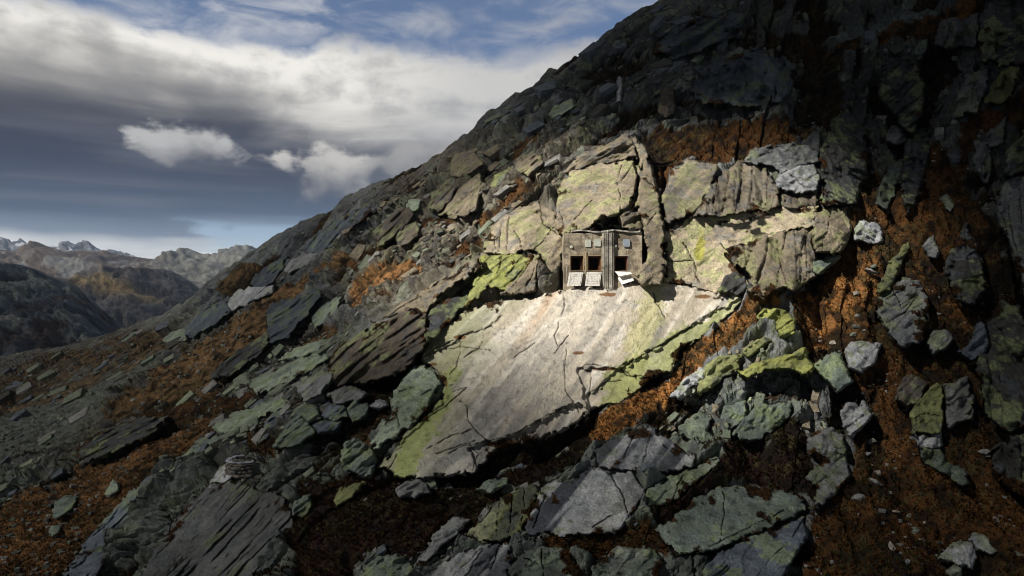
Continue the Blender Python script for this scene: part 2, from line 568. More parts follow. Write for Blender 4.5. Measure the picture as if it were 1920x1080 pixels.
O('sloping_rock', 'rock slab', 'grey green slab fragment split off the lower left edge of the pale slab',
  [(738, 737), (762, 702), (790, 686), (818, 695), (826, 712), (812, 735), (800, 765), (775, 797), (745, 813), (712, 833), (694, 838), (711, 802), (737, 773)], 'mint', 0.6, 2.2, (0, 0), 0.18,
  cracks=[[(742, 773), (748, 800), (750, 812)], [(748, 735), (775, 728)], [(790, 740), (810, 730)]])
O('boulder', 'boulder', 'dark angular boulder with pointed top left of the slab foot',
  [(642, 842), (650, 832), (664, 822), (690, 838), (703, 862), (700, 886), (690, 893), (650, 880), (640, 866)], 'green', 1.6, 2.8, (0.3, 0.3), 0.5)
O('rock_buttress', 'rock', 'big dark blocky buttress left of the pale slab',
  [(604, 722), (612, 680), (628, 652), (660, 630), (700, 613), (745, 590), (775, 577), (797, 587), (798, 620), (796, 650), (780, 665), (765, 690), (740, 705), (705, 713), (650, 722)],
  'brown', 1.5, 4.0, (-0.25, -0.25), 0.9, cracks=[[(640, 630), (655, 665), (660, 715)], [(712, 612), (722, 622), (740, 612)], [(690, 640), (670, 680), (650, 705)]])
O('sloping_rock', 'rock slab', 'long light beam of rock leaning over the shaded hollow left of the slab',
  [(702, 606), (760, 566), (820, 531), (880, 493), (899, 484), (902, 500), (862, 526), (812, 564), (799, 586), (775, 578), (745, 590)], 'warm', 2.2, 3.5, (0, -0.5), 0.30,
  cracks=[[(740, 585), (800, 545), (880, 500)], [(720, 597), (790, 556)]])
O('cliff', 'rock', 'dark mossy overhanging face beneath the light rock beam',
  [(801, 592), (862, 530), (902, 506), (896, 540), (882, 560), (852, 592), (830, 616), (812, 632), (804, 640), (799, 620)], 'dark', 0.3, 3.0, (0.5, 0.9), 0.35, lich=0.5)  # dark stone tone paints the shade under the overhang
O('crag', 'rock', 'yellow green lichen covered rock block left of the fort',
  [(903, 481), (960, 479), (1000, 479), (1002, 500), (985, 530), (966, 548), (936, 545), (917, 535), (897, 558), (872, 575), (886, 545), (897, 510)], 'bright', 1.3, 2.6, (0.1, -0.1), 0.30,
  cracks=[[(940, 480), (938, 500), (930, 520)], [(975, 482), (950, 520)], [(990, 490), (960, 530)]], lich=0.6)
O('crag', 'rock', 'striped brownish block leaning beside the fort, its foot overhanging the slab',
  [(1002, 482), (1014, 476), (1008, 505), (1003, 545), (970, 554), (944, 548), (968, 525), (985, 505)], 'warm', 1.7, 2.6, (-0.2, 0.2), 0.25, cracks=[[(995, 490), (960, 540)], [(1003, 500), (985, 545)]])
O('cliff', 'rock', 'beige rock face with upright cracks left of the fort',
  [(928, 418), (960, 394), (1012, 380), (1043, 398), (1044, 440), (1058, 446), (1054, 500), (1036, 516), (1013, 479), (990, 471), (960, 478), (906, 475), (917, 442)], 'warm', 1.2, 3.0, (0.05, -0.1), 0.22,
  cracks=[[(1012, 382), (1018, 420), (1045, 440)], [(940, 418), (935, 470)], [(955, 400), (950, 470)], [(965, 430), (980, 470)], [(1000, 470), (1040, 425)], [(926, 440), (928, 472)]], tone=1.15)
O('cliff', 'rock', 'broad beige rock face rising above the fort roof',
  [(1050, 348), (1074, 323), (1120, 309), (1185, 301), (1196, 330), (1192, 360), (1181, 385), (1163, 398), (1132, 404), (1109, 425), (1072, 437), (1048, 441), (1046, 395)], 'warm', 2.4, 3.6, (0, 0.1), 0.20,
  cracks=[[(1075, 412), (1110, 375)], [(1163, 310), (1158, 345), (1165, 395)], [(1163, 345), (1178, 320), (1188, 305)], [(1050, 395), (1060, 437)]], tone=1.2)
O('crag', 'rock', 'fractured rock cap on top of the beige face above the fort',
  [(1060, 319), (1090, 291), (1140, 273), (1176, 254), (1190, 262), (1196, 297), (1150, 303), (1100, 311), (1075, 321)], 'warm', 2.0, 3.0, (0, -0.4), 0.5)
O('rock_spire', 'rock', 'tall tapering rock pillar standing right of the fort',
  [(1180, 252), (1198, 258), (1211, 300), (1227, 350), (1239, 395), (1243, 440), (1245, 500), (1243, 531), (1206, 533), (1196, 520), (1209, 490), (1213, 460), (1206, 425), (1192, 397), (1200, 370), (1203, 330), (1194, 290)],
  'warm', 2.6, 4.0, (0.05, 0.05), 0.22, cracks=[[(1200, 330), (1225, 350)], [(1215, 420), (1230, 400)]], tone=1.05)
O('crag', 'rock', 'small broken blocks wedged between fort roof and pillar',
  [(1163, 402), (1184, 372), (1198, 388), (1203, 430), (1182, 432), (1170, 424)], 'warm', 1.6, 2.5, (0.2, 0.2), 0.5, tone=0.7)
O('cliff', 'rock', 'cream rock wall with a yellow lichen splash right of the pillar',
  [(1247, 432), (1300, 406), (1350, 400), (1450, 391), (1530, 386), (1532, 420), (1500, 432), (1450, 440), (1400, 458), (1366, 472), (1388, 502), (1404, 530), (1398, 556), (1330, 544), (1250, 527)],
  'warm', 1.2, 3.0, (0, -0.15), 0.22, tone=1.5, cracks=[[(1280, 455), (1300, 490), (1310, 527)], [(1350, 456), (1366, 475), (1385, 498)], [(1250, 487), (1300, 490)]], splash=(1312, 462, 14, 45), mossy=[(1345, 405), (1460, 400), (1450, 440), (1345, 460)])
O('rock_buttress', 'rock', 'lichen stained fluted buttress at the right end of the cream wall',
  [(1362, 471), (1400, 457), (1450, 438), (1500, 430), (1524, 425), (1527, 520), (1490, 538), (1476, 534), (1432, 556), (1403, 545), (1411, 520), (1387, 500)], 'warm', 2.4, 4.0, (0.25, 0.15), 0.6, upright=True, tone=0.8, lich=0.42,
  cracks=[[(1455, 440), (1462, 500), (1475, 535)], [(1490, 432), (1495, 530)], [(1510, 430), (1515, 520)]])
O('boulder', 'boulder', 'dark hooded boulder at the foot of the cream wall',
  [(1350, 542), (1362, 520), (1376, 509), (1394, 515), (1401, 545), (1386, 553)], 'dark', 1.6, 2.0, (0.4, 0.2), 0.3)
O('cliff', 'rock', 'tilted slab face above the cream wall, next to the pillar',
  [(1246, 417), (1241, 380), (1256, 330), (1290, 300), (1345, 308), (1336, 345), (1312, 390), (1296, 400), (1262, 417)], 'warm', 2.2, 3.4, (-0.1, 0.15), 0.16, streak=0.35, lich=0.5)
O('cliff', 'rock', 'row of dark upright rock columns above the cream wall',
  [(1300, 401), (1344, 332), (1396, 300), (1440, 312), (1456, 350), (1460, 387), (1420, 395), (1350, 402)], 'warm', 1.8, 3.4, (0.1, 0.35), 0.7, upright=True, streak=0.3, tone=0.75,
  cracks=[[(1345, 335), (1335, 400)], [(1380, 320), (1375, 398)], [(1410, 305), (1412, 395)], [(1440, 315), (1436, 390)]])
O('crag', 'rock', 'pale bluish square block at the top right of the cliff',
  [(1458, 345), (1464, 330), (1500, 312), (1530, 306), (1537, 330), (1533, 356), (1510, 362), (1466, 358)], 'palegrey', 2.6, 3.0, (0.15, 0.0), 0.3, cracks=[[(1480, 325), (1510, 350)]], tone=0.8)
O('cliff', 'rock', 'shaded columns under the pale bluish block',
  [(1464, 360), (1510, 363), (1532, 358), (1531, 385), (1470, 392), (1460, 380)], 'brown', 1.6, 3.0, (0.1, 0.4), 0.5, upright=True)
O('crag', 'rock', 'grey wedge crowning the cliff right of the pillar',
  [(1395, 301), (1410, 286), (1450, 276), (1480, 269), (1520, 274), (1534, 288), (1532, 304), (1500, 311), (1465, 326), (1448, 314)], 'grey', 2.0, 3.2, (0, -0.3), 0.35, tone=0.8)
O('crag', 'rock', 'block with a rounded corner at the right end of the cliff',
  [(1527, 402), (1560, 392), (1588, 387), (1598, 425), (1581, 466), (1556, 476), (1527, 473)], 'warm', 2.4, 3.6, (0.35, 0), 0.3, cracks=[[(1560, 395), (1540, 470)]], lich=0.45)
O('boulder', 'boulder', 'flat grey green stone tucked under the block with a rounded corner',
  [(1526, 492), (1550, 484), (1571, 483), (1547, 505), (1528, 515)], 'green', 1.6, 2.2, (0.2, 0), 0.2)
O('boulder', 'boulder', 'pale grey boulder in the rust grass right of the cliff',
  [(1602, 433), (1614, 415), (1640, 418), (1653, 436), (1656, 453), (1626, 458), (1604, 451)], 'palegrey', 1.3, 2.4, (0.1, 0), 0.35)
O('boulder', 'boulder', 'light bluish egg shaped boulder in the middle of the right gully',
  [(1589, 652), (1600, 642), (1626, 639), (1652, 647), (1641, 679), (1616, 696), (1596, 688), (1589, 670)], 'palegrey', 1.5, 2.8, (0.1, 0.1), 0.3)
O('boulder', 'boulder', 'squared grey green block lying left of the egg shaped boulder',
  [(1530, 686), (1560, 664), (1574, 664), (1598, 714), (1570, 733), (1552, 714)], 'green', 1.6, 2.6, (0.15, 0.1), 0.15, tone=1.3)
O('rock_outcrop', 'rock', 'tall rounded grey outcrop with cracks in the right gully',
  [(1662, 546), (1690, 526), (1724, 530), (1736, 560), (1738, 600), (1726, 640), (1692, 649), (1669, 622), (1648, 597), (1643, 566)], 'grey', 2.2, 3.6, (0.15, 0.1), 0.4,
  cracks=[[(1672, 540), (1690, 580), (1720, 550)], [(1660, 605), (1700, 585), (1725, 545)]], lich=0.5)
O('rock_outcrop', 'rock', 'thin slanting rock rib above the tall rounded outcrop',
  [(1648, 546), (1662, 502), (1688, 468), (1702, 452), (1706, 462), (1686, 500), (1672, 530), (1664, 546)], 'lichen', 1.8, 3.0, (0.4, 0), 0.4, tone=0.7)
O('boulder', 'boulder', 'narrow grey boulder leaning in the grass right of the thin rib',
  [(1732, 462), (1742, 446), (1752, 443), (1760, 470), (1754, 482), (1742, 480)], 'grey', 1.4, 2.2, (0.2, 0), 0.3)
O('boulder', 'boulder', 'pointed pale boulder up the gully on dark grass',
  [(1764, 372), (1776, 364), (1788, 385), (1784, 398), (1774, 390)], 'grey', 1.2, 2.0, (0.1, 0), 0.3)
O('boulder', 'boulder', 'brownish grey five sided boulder below the tall rounded outcrop',
  [(1740, 640), (1752, 624), (1775, 620), (1787, 635), (1772, 653), (1747, 664)], 'grey', 1.6, 2.4, (0.2, 0), 0.3, tone=0.9)
O('boulder', 'boulder', 'round brown boulder in the right gully',
  [(1683, 730), (1692, 711), (1710, 704), (1738, 720), (1722, 752), (1700, 766), (1684, 752)], 'brown', 1.6, 2.4, (0.2, 0.1), 0.25)
O('boulder', 'boulder', 'yellow green lichened tall boulder beside the round brown one',
  [(1735, 738), (1758, 716), (1768, 730), (1768, 780), (1763, 810), (1742, 815), (1714, 812), (1706, 780), (1718, 760)], 'lichen', 2.2, 3.2, (0.25, 0.1), 0.3, tone=1.1, cracks=[[(1712, 784), (1735, 775), (1762, 778)]])
O('boulder', 'boulder', 'white flecked stone at the foot of the yellow green boulder',
  [(1714, 818), (1740, 812), (1764, 814), (1764, 834), (1745, 842), (1720, 836)], 'palegrey', 1.6, 2.4, (0.2, 0.0), 0.4, tone=0.9)
O('rock_outcrop', 'rock', 'speckled grey outcrop right of the yellow green boulder',
  [(1770, 726), (1792, 716), (1815, 708), (1824, 760), (1826, 786), (1800, 790), (1776, 803)], 'grey', 1.8, 3.0, (0.3, 0), 0.6, tone=0.75)
O('rock_outcrop', 'rock', 'low mossy rock tail running down from the white flecked stone',
  [(1722, 842), (1765, 840), (1775, 868), (1808, 882), (1816, 902), (1795, 910), (1768, 890), (1732, 870)], 'green', 1.2, 2.2, (0.2, 0), 0.6, tone=0.7)
O('rock_outcrop', 'rock', 'dark grey curved outcrop at the right side of the gully',
  [(1800, 660), (1825, 640), (1835, 600), (1848, 606), (1852, 655), (1822, 676)], 'blue', 1.6, 3.0, (0.3, 0), 0.5, tone=0.8)
O('cliff', 'rock', 'furrowed grey cliff cut off by the right picture edge',
  [(1868, 392), (1884, 346), (1920, 320), (2010, 300), (2030, 580), (1930, 560), (1902, 492), (1880, 432)], 'grey', 2.4, 4.5, (0.3, 0.1), 0.6, upright=True, tone=0.8,
  cracks=[[(1890, 380), (1900, 450), (1920, 520)], [(1910, 350), (1915, 420)], [(1880, 400), (1890, 440)]])
O('rock_outcrop', 'rock', 'fluted pale rib high in the right corner',
  [(1788, 222), (1800, 175), (1810, 140), (1855, 124), (1852, 160), (1832, 208), (1802, 216)], 'grey', 1.8, 3.5, (0.3, 0.1), 0.8, upright=True, lich=0.4, tone=0.8)
O('rock_outcrop', 'rock', 'second fluted rib close to the right picture edge',
  [(1846, 192), (1866, 150), (1880, 126), (1912, 120), (1898, 178), (1872, 196)], 'lichen', 1.8, 3.5, (0.3, 0.1), 0.7, upright=True, tone=0.6)
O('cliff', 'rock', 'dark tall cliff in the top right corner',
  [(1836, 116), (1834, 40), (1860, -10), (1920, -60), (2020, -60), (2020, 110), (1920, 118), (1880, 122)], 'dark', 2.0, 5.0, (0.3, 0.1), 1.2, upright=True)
O('cliff', 'rock', 'small ribbed cliff below the top right scree band',
  [(1752, 84), (1766, 42), (1800, 34), (1832, 30), (1830, 92), (1800, 86), (1774, 90)], 'grey', 1.6, 3.5, (0.2, 0.3), 0.8, upright=True, tone=0.55)
O('rock_outcrop', 'rock', 'dark bulging outcrop between the two upper gullies',
  [(1650, 170), (1660, 128), (1684, 104), (1724, 118), (1732, 200), (1712, 248), (1690, 232), (1656, 196)], 'dark', 2.2, 4.0, (0.2, 0.2), 0.9, lich=0.4)
O('boulder', 'boulder', 'mossy upright stone on top of the dark bulging outcrop',
  [(1714, 100), (1728, 78), (1740, 78), (1738, 96), (1722, 112)], 'green', 1.4, 2.0, (0.2, 0), 0.3, tone=0.8)
O('boulder', 'boulder', 'grey tumbled rock below the dark bulging outcrop',
  [(1662, 252), (1676, 238), (1692, 248), (1700, 266), (1680, 270), (1664, 266)], 'grey', 1.5, 2.0, (0.2, 0), 0.5, tone=0.7)
O('rock_outcrop', 'rock', 'ribbed outcrop below the fluted rib at the right',
  [(1850, 250), (1876, 232), (1884, 222), (1884, 262), (1872, 274), (1856, 274)], 'grey', 1.6, 2.6, (0.2, 0.1), 0.6, upright=True, tone=0.7)
O('rock_outcrop', 'rock', 'slanting splintered ribs above the furrowed cliff',
  [(1826, 300), (1836, 268), (1858, 272), (1862, 310), (1850, 345), (1838, 330)], 'grey', 1.6, 3.0, (0.3, 0), 0.7, upright=True, tone=0.7)
O('rock_outcrop', 'rock', 'green mossy splinters in the middle of the upper gully',
  [(1655, 340), (1668, 318), (1690, 298), (1704, 320), (1702, 345), (1678, 348), (1668, 392), (1648, 380)], 'green', 1.6, 3.0, (0.2, 0.1), 0.7, upright=True, tone=0.7)
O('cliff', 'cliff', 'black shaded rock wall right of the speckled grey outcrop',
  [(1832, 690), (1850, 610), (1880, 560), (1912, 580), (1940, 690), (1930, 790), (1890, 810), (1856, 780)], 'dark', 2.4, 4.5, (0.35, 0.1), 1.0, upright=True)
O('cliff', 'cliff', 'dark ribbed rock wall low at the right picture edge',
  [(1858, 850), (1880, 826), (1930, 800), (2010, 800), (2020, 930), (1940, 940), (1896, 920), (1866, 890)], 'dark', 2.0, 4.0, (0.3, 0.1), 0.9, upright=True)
O('cliff', 'cliff', 'black rock rib between the two grass gullies of the upper right',
  [(1700, 270), (1716, 250), (1738, 240), (1744, 280), (1730, 330), (1712, 380), (1700, 400), (1690, 350)], 'dark', 2.2, 4.0, (0.3, 0.1), 0.9, upright=True)
O('cliff', 'cliff', 'dark stepped crag above the furrowed cliff at the right',
  [(1880, 330), (1890, 280), (1930, 240), (2010, 230), (2010, 310), (1930, 320)], 'dark', 2.0, 4.5, (0.3, 0.1), 1.0, upright=True)
O('rock_outcrop', 'rock', 'dark broken ribs in the grass left of the furrowed cliff',
  [(1775, 500), (1790, 450), (1812, 420), (1836, 470), (1850, 540), (1830, 570), (1796, 560)], 'dark', 1.6, 3.5, (0.3, 0.1), 0.9, upright=True, tone=1.2)
O('cliff', 'cliff', 'sheer dark wall hemming the left side of the upper gully',
  [(1545, 380), (1540, 300), (1556, 230), (1590, 200), (1620, 240), (1626, 310), (1606, 380), (1580, 384)], 'dark', 2.2, 4.5, (0.2, 0.1), 1.1, upright=True)
# streaked slabs, lower centre
STK = 0.85
O('sloping_rock', 'rock slab', 'green slab with dark blue rain streaks below the rust grass strip',
  [(1118, 846), (1150, 828), (1192, 808), (1215, 803), (1250, 818), (1276, 838), (1302, 856), (1298, 872), (1265, 886), (1238, 890), (1190, 878), (1152, 880), (1124, 872)], 'palegrey', 0.9, 2.2, (0, 0), 0.15, streak=STK, lich=0.42, tone=0.9,
  cracks=[[(1190, 812), (1170, 860)], [(1220, 815), (1205, 870)], [(1240, 830), (1262, 850)]])
O('sloping_rock', 'rock slab', 'blue grey streaked slab in the lower middle with a long diagonal crack',
  [(1012, 920), (1040, 908), (1076, 904), (1098, 885), (1122, 874), (1150, 884), (1184, 884), (1206, 918), (1192, 958), (1170, 985), (1150, 1003), (1100, 1000), (1060, 1003), (1010, 1000), (985, 998), (1000, 960)], 'palegrey', 0.9, 2.2, (0, 0), 0.15, streak=0.95, lich=0.15,
  cracks=[[(1126, 876), (1150, 895), (1165, 925), (1180, 970)], [(1030, 912), (1000, 990)], [(1110, 990), (1150, 965)]], tone=1.0)
O('sloping_rock', 'rock slab', 'yellow green ribbed slab left of the blue grey streaked slab',
  [(866, 1007), (900, 980), (936, 940), (970, 918), (1002, 908), (1010, 922), (992, 960), (980, 994), (936, 1016), (896, 1012)], 'lichen', 0.9, 2.2, (0, 0), 0.2, streak=0.6, cracks=[[(960, 930), (955, 1000)], [(936, 945), (930, 1005)], [(985, 920), (975, 985)]], tone=1.1)
O('sloping_rock', 'rock slab', 'narrow green slab slice right of the streaked slabs',
  [(1210, 922), (1252, 897), (1300, 880), (1342, 858), (1346, 866), (1326, 890), (1290, 915), (1256, 946), (1216, 950)], 'mint', 0.8, 2.0, (0, 0), 0.25, lich=0.4, tone=0.9, cracks=[[(1280, 890), (1262, 940)]])
O('sloping_rock', 'rock slab', 'broad speckled grey green slab at the bottom right centre',
  [(1228, 990), (1250, 978), (1280, 960), (1302, 936), (1350, 916), (1400, 908), (1440, 914), (1482, 926), (1516, 945), (1508, 958), (1478, 972), (1400, 1003), (1332, 1036), (1270, 1041), (1254, 1022)], 'green', 0.9, 2.2, (0, 0), 0.15, tone=1.15, lich=0.3,
  cracks=[[(1356, 922), (1358, 960), (1350, 1015)], [(1330, 1025), (1400, 990), (1475, 955)]])
O('sloping_rock', 'rock slab', 'thin bedded blue grey slab under the speckled slab',
  [(1322, 1070), (1340, 1040), (1400, 1010), (1480, 978), (1512, 962), (1508, 1010), (1484, 1050), (1440, 1120), (1300, 1120)], 'blue', 0.9, 3.0, (0.1, 0.2), 0.2, layers=True, tone=1.1)
O('sloping_rock', 'rock slab', 'pale green ribbed slab at the bottom edge left of centre',
  [(790, 1086), (850, 1046), (900, 1026), (952, 1020), (958, 1048), (945, 1120), (760, 1120)], 'palegrey', 0.9, 2.2, (0, 0), 0.25, streak=0.8, cracks=[[(905, 1030), (860, 1100)], [(935, 1025), (910, 1100)]], tone=0.95)
O('sloping_rock', 'rock slab', 'grey green jointed slab at the bottom edge in the centre',
  [(958, 1062), (984, 1036), (1022, 1028), (1060, 1032), (1080, 1060), (1100, 1120), (950, 1120)], 'mint', 0.9, 2.2, (0, 0), 0.25, streak=0.6, cracks=[[(1015, 1030), (1018, 1100)], [(980, 1045), (1010, 1060)]], tone=0.85)
O('sloping_rock', 'rock slab', 'mottled slab at the bottom edge below the rust ledge',
  [(1112, 1066), (1150, 1032), (1180, 1026), (1230, 1030), (1240, 1056), (1232, 1090), (1236, 1120), (1100, 1120)], 'green', 0.9, 2.2, (0, 0), 0.3, streak=0.5, tone=1.0)
O('sloping_rock', 'rock slab', 'slender grey slab in the dark grass left of the ribbed slab',
  [(818, 1000), (850, 972), (880, 970), (868, 990), (836, 1015), (800, 1050), (776, 1060), (800, 1026)], 'grey', 0.8, 1.8, (0, 0), 0.25)
# arch rocks right of the slab
O('rock_outcrop', 'rock', 'curved grey lichen rock left of the dark hollow',
  [(1314, 702), (1330, 682), (1368, 665), (1390, 664), (1386, 690), (1352, 713), (1324, 735), (1308, 742)], 'lichen', 1.3, 2.4, (0.1, 0.1), 0.4, tone=1.0)
O('rock_outcrop', 'rock', 'yellow green arched rock lip over the dark hollow',
  [(1388, 697), (1420, 680), (1480, 666), (1508, 652), (1524, 688), (1516, 702), (1480, 690), (1440, 691), (1406, 707)], 'bright', 1.9, 2.6, (0.1, 0.2), 0.4, tone=0.85)
O('boulder', 'boulder', 'black and white speckled boulder at the rust grass strip',
  [(1258, 742), (1284, 715), (1312, 692), (1326, 698), (1302, 735), (1280, 746)], 'palegrey', 1.2, 2.0, (0, 0), 0.4, mossy=[(1270, 700), (1330, 690), (1330, 740), (1280, 740)])
O('crag', 'rock', 'bright yellow green stacked block on the rust grass',
  [(1422, 592), (1436, 578), (1472, 580), (1492, 602), (1488, 627), (1468, 632), (1456, 611), (1425, 606)], 'bright', 1.6, 2.4, (0.1, 0), 0.5, tone=0.95)
O('boulder', 'boulder', 'small lichen rock above the curved grey rock',
  [(1395, 660), (1410, 645), (1432, 633), (1446, 640), (1430, 655), (1402, 668)], 'lichen', 1.1, 1.8, (0.1, 0), 0.4)
O('crag', 'rock', 'grey square stone under the dark hollow',
  [(1352, 786), (1358, 762), (1398, 754), (1396, 788), (1372, 802)], 'green', 1.2, 2.0, (0.1, 0.1), 0.3)
O('crag', 'rock', 'large blue green block right of the grey square stone',
  [(1378, 812), (1396, 785), (1422, 760), (1482, 754), (1482, 778), (1450, 806), (1424, 824), (1388, 826)], 'green', 1.5, 2.6, (0.15, 0.1), 0.3, tone=0.85)
O('crag', 'rock', 'notched green block left of the grey square stone',
  [(1278, 802), (1296, 782), (1312, 774), (1334, 784), (1322, 808), (1346, 828), (1312, 836), (1282, 818)], 'mint', 1.2, 2.2, (0.1, 0), 0.3, tone=0.8)
O('rock_buttress', 'rock', 'rounded grey buttress hanging over the left edge of the right gully',
  [(1510, 832), (1530, 806), (1560, 803), (1582, 818), (1590, 858), (1596, 888), (1564, 926), (1524, 955), (1530, 915), (1514, 895), (1544, 868), (1520, 850)], 'grey', 2.0, 3.4, (0.3, 0.1), 0.4, tone=0.85, lich=0.45, cracks=[[(1522, 842), (1555, 846), (1588, 853)]])
O('boulder', 'boulder', 'pale blue split boulder above the rounded buttress',
  [(1578, 778), (1588, 756), (1602, 754), (1612, 768), (1622, 752), (1636, 776), (1622, 796), (1596, 818), (1582, 800)], 'palegrey', 1.4, 2.4, (0.1, 0.1), 0.4, tone=0.85)
# lower left
O('sloping_rock', 'rock slab', 'big dark layered slab with diagonal bedding at the bottom left',
  [(250, 1120), (290, 1032), (340, 966), (398, 906), (432, 904), (470, 914), (535, 930), (548, 992), (522, 1020), (492, 1052), (450, 1120)], 'grey', 1.3, 3.2, (0.1, 0.0), 0.15, layers=True, tone=0.5, lich=0.1)
O('sloping_rock', 'rock slab', 'long narrow rock spur left of the layered slab',
  [(112, 1120), (130, 1062), (190, 982), (240, 932), (300, 872), (334, 857), (322, 886), (272, 942), (216, 1002), (190, 1062), (168, 1120)], 'blue', 1.6, 3.0, (0.2, 0), 0.3, layers=True, tone=1.05)
O('sloping_rock', 'rock slab', 'pale weathered rock plate just below the stone parapet',
  [(397, 903), (414, 878), (430, 869), (442, 874), (434, 898), (418, 907)], 'palegrey', 1.3, 2.0, (0, 0), 0.08, cracks=[[(428, 872), (418, 905)]])
O('sloping_rock', 'rock slab', 'light rock strip running down from the pale plate',
  [(362, 966), (380, 930), (396, 909), (414, 909), (400, 932), (376, 964)], 'palegrey', 1.6, 2.4, (0, 0), 0.1, layers=True, tone=0.8)
O('boulder', 'boulder', 'light green rounded boulder on orange grass at the lower left',
  [(200, 925), (206, 912), (214, 902), (223, 908), (222, 920), (208, 928)], 'mint', 1.3, 1.8, (0.1, 0), 0.15)
O('boulder', 'boulder', 'dark green flat boulder on the orange grass near the left edge',
  [(97, 968), (108, 942), (124, 933), (145, 933), (138, 950), (126, 962), (106, 972)], 'green', 1.2, 1.8, (0.1, 0), 0.15)
O('boulder', 'boulder', 'small mossy cobble on the orange grass below the dark green boulder',
  [(92, 998), (98, 988), (112, 989), (111, 999), (100, 1003)], 'green', 0.9, 1.2, (0, 0), 0.1)
O('boulder', 'boulder', 'peaked dark boulder with a wet face above the stone parapet',
  [(514, 838), (528, 815), (546, 788), (560, 774), (578, 788), (592, 808), (566, 830), (534, 840)], 'green', 1.8, 2.8, (0.2, 0.1), 0.4, tone=0.8)
O('boulder', 'boulder', 'leaning thin slab stone left of the peaked dark boulder',
  [(488, 818), (502, 788), (520, 772), (534, 776), (516, 800), (500, 822)], 'blue', 1.4, 2.2, (0.3, 0), 0.3)
for lab, q, st in (
        ('topmost grey block of the rubble heap left of the pale slab', [(612, 742), (640, 730), (668, 728), (690, 738), (672, 752), (632, 756)], 'grey'),
        ('wide flat block at the foot of the rubble heap', [(590, 800), (612, 790), (640, 792), (630, 806), (600, 812)], 'blue'),
        ('blocky stone at the left of the rubble heap', [(556, 772), (572, 758), (594, 762), (602, 782), (580, 790)], 'green'),
        ('dark cube shaped stone in the rubble heap centre', [(604, 778), (620, 760), (648, 762), (652, 780), (628, 790)], 'blue'),
        ('tilted slab on the right flank of the rubble heap', [(652, 772), (664, 752), (692, 758), (684, 782), (664, 790)], 'green'),
        ('oval pale stone right of the rubble heap', [(697, 760), (706, 751), (722, 752), (727, 758), (712, 765)], 'palegrey')):
    O('boulder', 'boulder', lab, q, st, 1.5, 2.2, (0.1, 0), 0.3, tone=0.75)
O('sloping_rock', 'rock slab', 'green tongue of rock in the black grass left of the slab foot',
  [(625, 938), (640, 918), (668, 906), (682, 906), (668, 922), (648, 942), (632, 952)], 'lichen', 0.9, 1.8, (0, 0), 0.25, tone=0.9)
O('rock_outcrop', 'rock', 'grey outcrop in the black grass below the slab foot',
  [(742, 920), (760, 904), (784, 897), (798, 908), (806, 924), (780, 932), (750, 930)], 'grey', 1.0, 2.0, (0.1, 0), 0.5, tone=0.75)
O('boulder', 'boulder', 'low green boulder below the slab foot right of the grey outcrop',
  [(896, 918), (916, 902), (950, 900), (948, 910), (920, 922)], 'green', 0.9, 1.6, (0.1, 0), 0.3)
O('boulder', 'boulder', 'green mound of rock at the bottom edge below the black grass',
  [(672, 1084), (700, 1052), (730, 1040), (764, 1050), (774, 1068), (750, 1090), (690, 1100)], 'green', 1.1, 2.0, (0.1, 0), 0.4, tone=0.9)
O('boulder', 'boulder', 'lichened rock right of the layered slab in the dark grass',
  [(545, 968), (556, 940), (578, 930), (586, 950), (572, 972)], 'green', 1.1, 2.0, (0.2, 0), 0.4, tone=0.8)
# left flank
O('rock_outcrop', 'rock', 'black hummock of rock with brown grass behind it at the far left',
  [(130, 850), (190, 812), (250, 788), (312, 784), (292, 808), (232, 838), (160, 870)], 'dark', 1.6, 3.2, (-0.1, 0.1), 0.8)
O('sloping_rock', 'rock slab', 'bundle of pale green slabs below the black rock teeth',
  [(468, 722), (520, 692), (600, 660), (614, 672), (562, 706), (490, 740)], 'mint', 1.2, 2.4, (0, -0.2), 0.3)
O('crag', 'rock', 'grey wedge between the pale green slabs and the rubble heap',
  [(558, 722), (608, 692), (627, 700), (602, 740), (570, 752)], 'grey', 1.3, 2.4, (-0.1, 0), 0.3)
O('sloping_rock', 'rock slab', 'light green slab ledge above the stone parapet',
  [(398, 802), (450, 776), (530, 744), (542, 754), (482, 790), (420, 816)], 'mint', 1.1, 2.2, (0, -0.2), 0.25, tone=0.9)
O('sloping_rock', 'rock slab', 'green slab ledge left of the stone parapet',
  [(330, 862), (398, 822), (430, 815), (416, 840), (352, 882)], 'green', 1.1, 2.2, (0, 0), 0.3)
O('crag', 'rock', 'dark blue shoulder under the ridge line on the left',
  [(560, 466), (600, 434), (650, 404), (690, 384), (702, 396), (642, 442), (590, 484)], 'blue', 2.0, 3.6, (-0.1, 0.1), 0.8, tone=0.8)
O('crag', 'rock', 'brown jutting rock above the orange grass on the left flank',
  [(700, 436), (740, 402), (768, 384), (776, 402), (742, 442), (712, 462)], 'brown', 2.0, 3.4, (-0.2, 0.1), 0.6)
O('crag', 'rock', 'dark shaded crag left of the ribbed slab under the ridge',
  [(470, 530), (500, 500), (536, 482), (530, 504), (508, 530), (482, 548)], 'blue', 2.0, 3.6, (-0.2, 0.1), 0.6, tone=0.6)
O('crag', 'rock', 'black cubic crag on the brown grass slope',
  [(497, 602), (504, 576), (532, 562), (566, 552), (596, 544), (604, 560), (564, 600), (544, 632), (506, 642)], 'blue', 3.0, 4.5, (-0.35, -0.1), 0.7, tone=0.55)
O('crag', 'rock', 'grey green bluff right of the black cubic crag',
  [(582, 596), (608, 572), (636, 559), (634, 584), (612, 606), (590, 612)], 'green', 2.2, 3.6, (-0.1, 0), 0.4, tone=1.0)
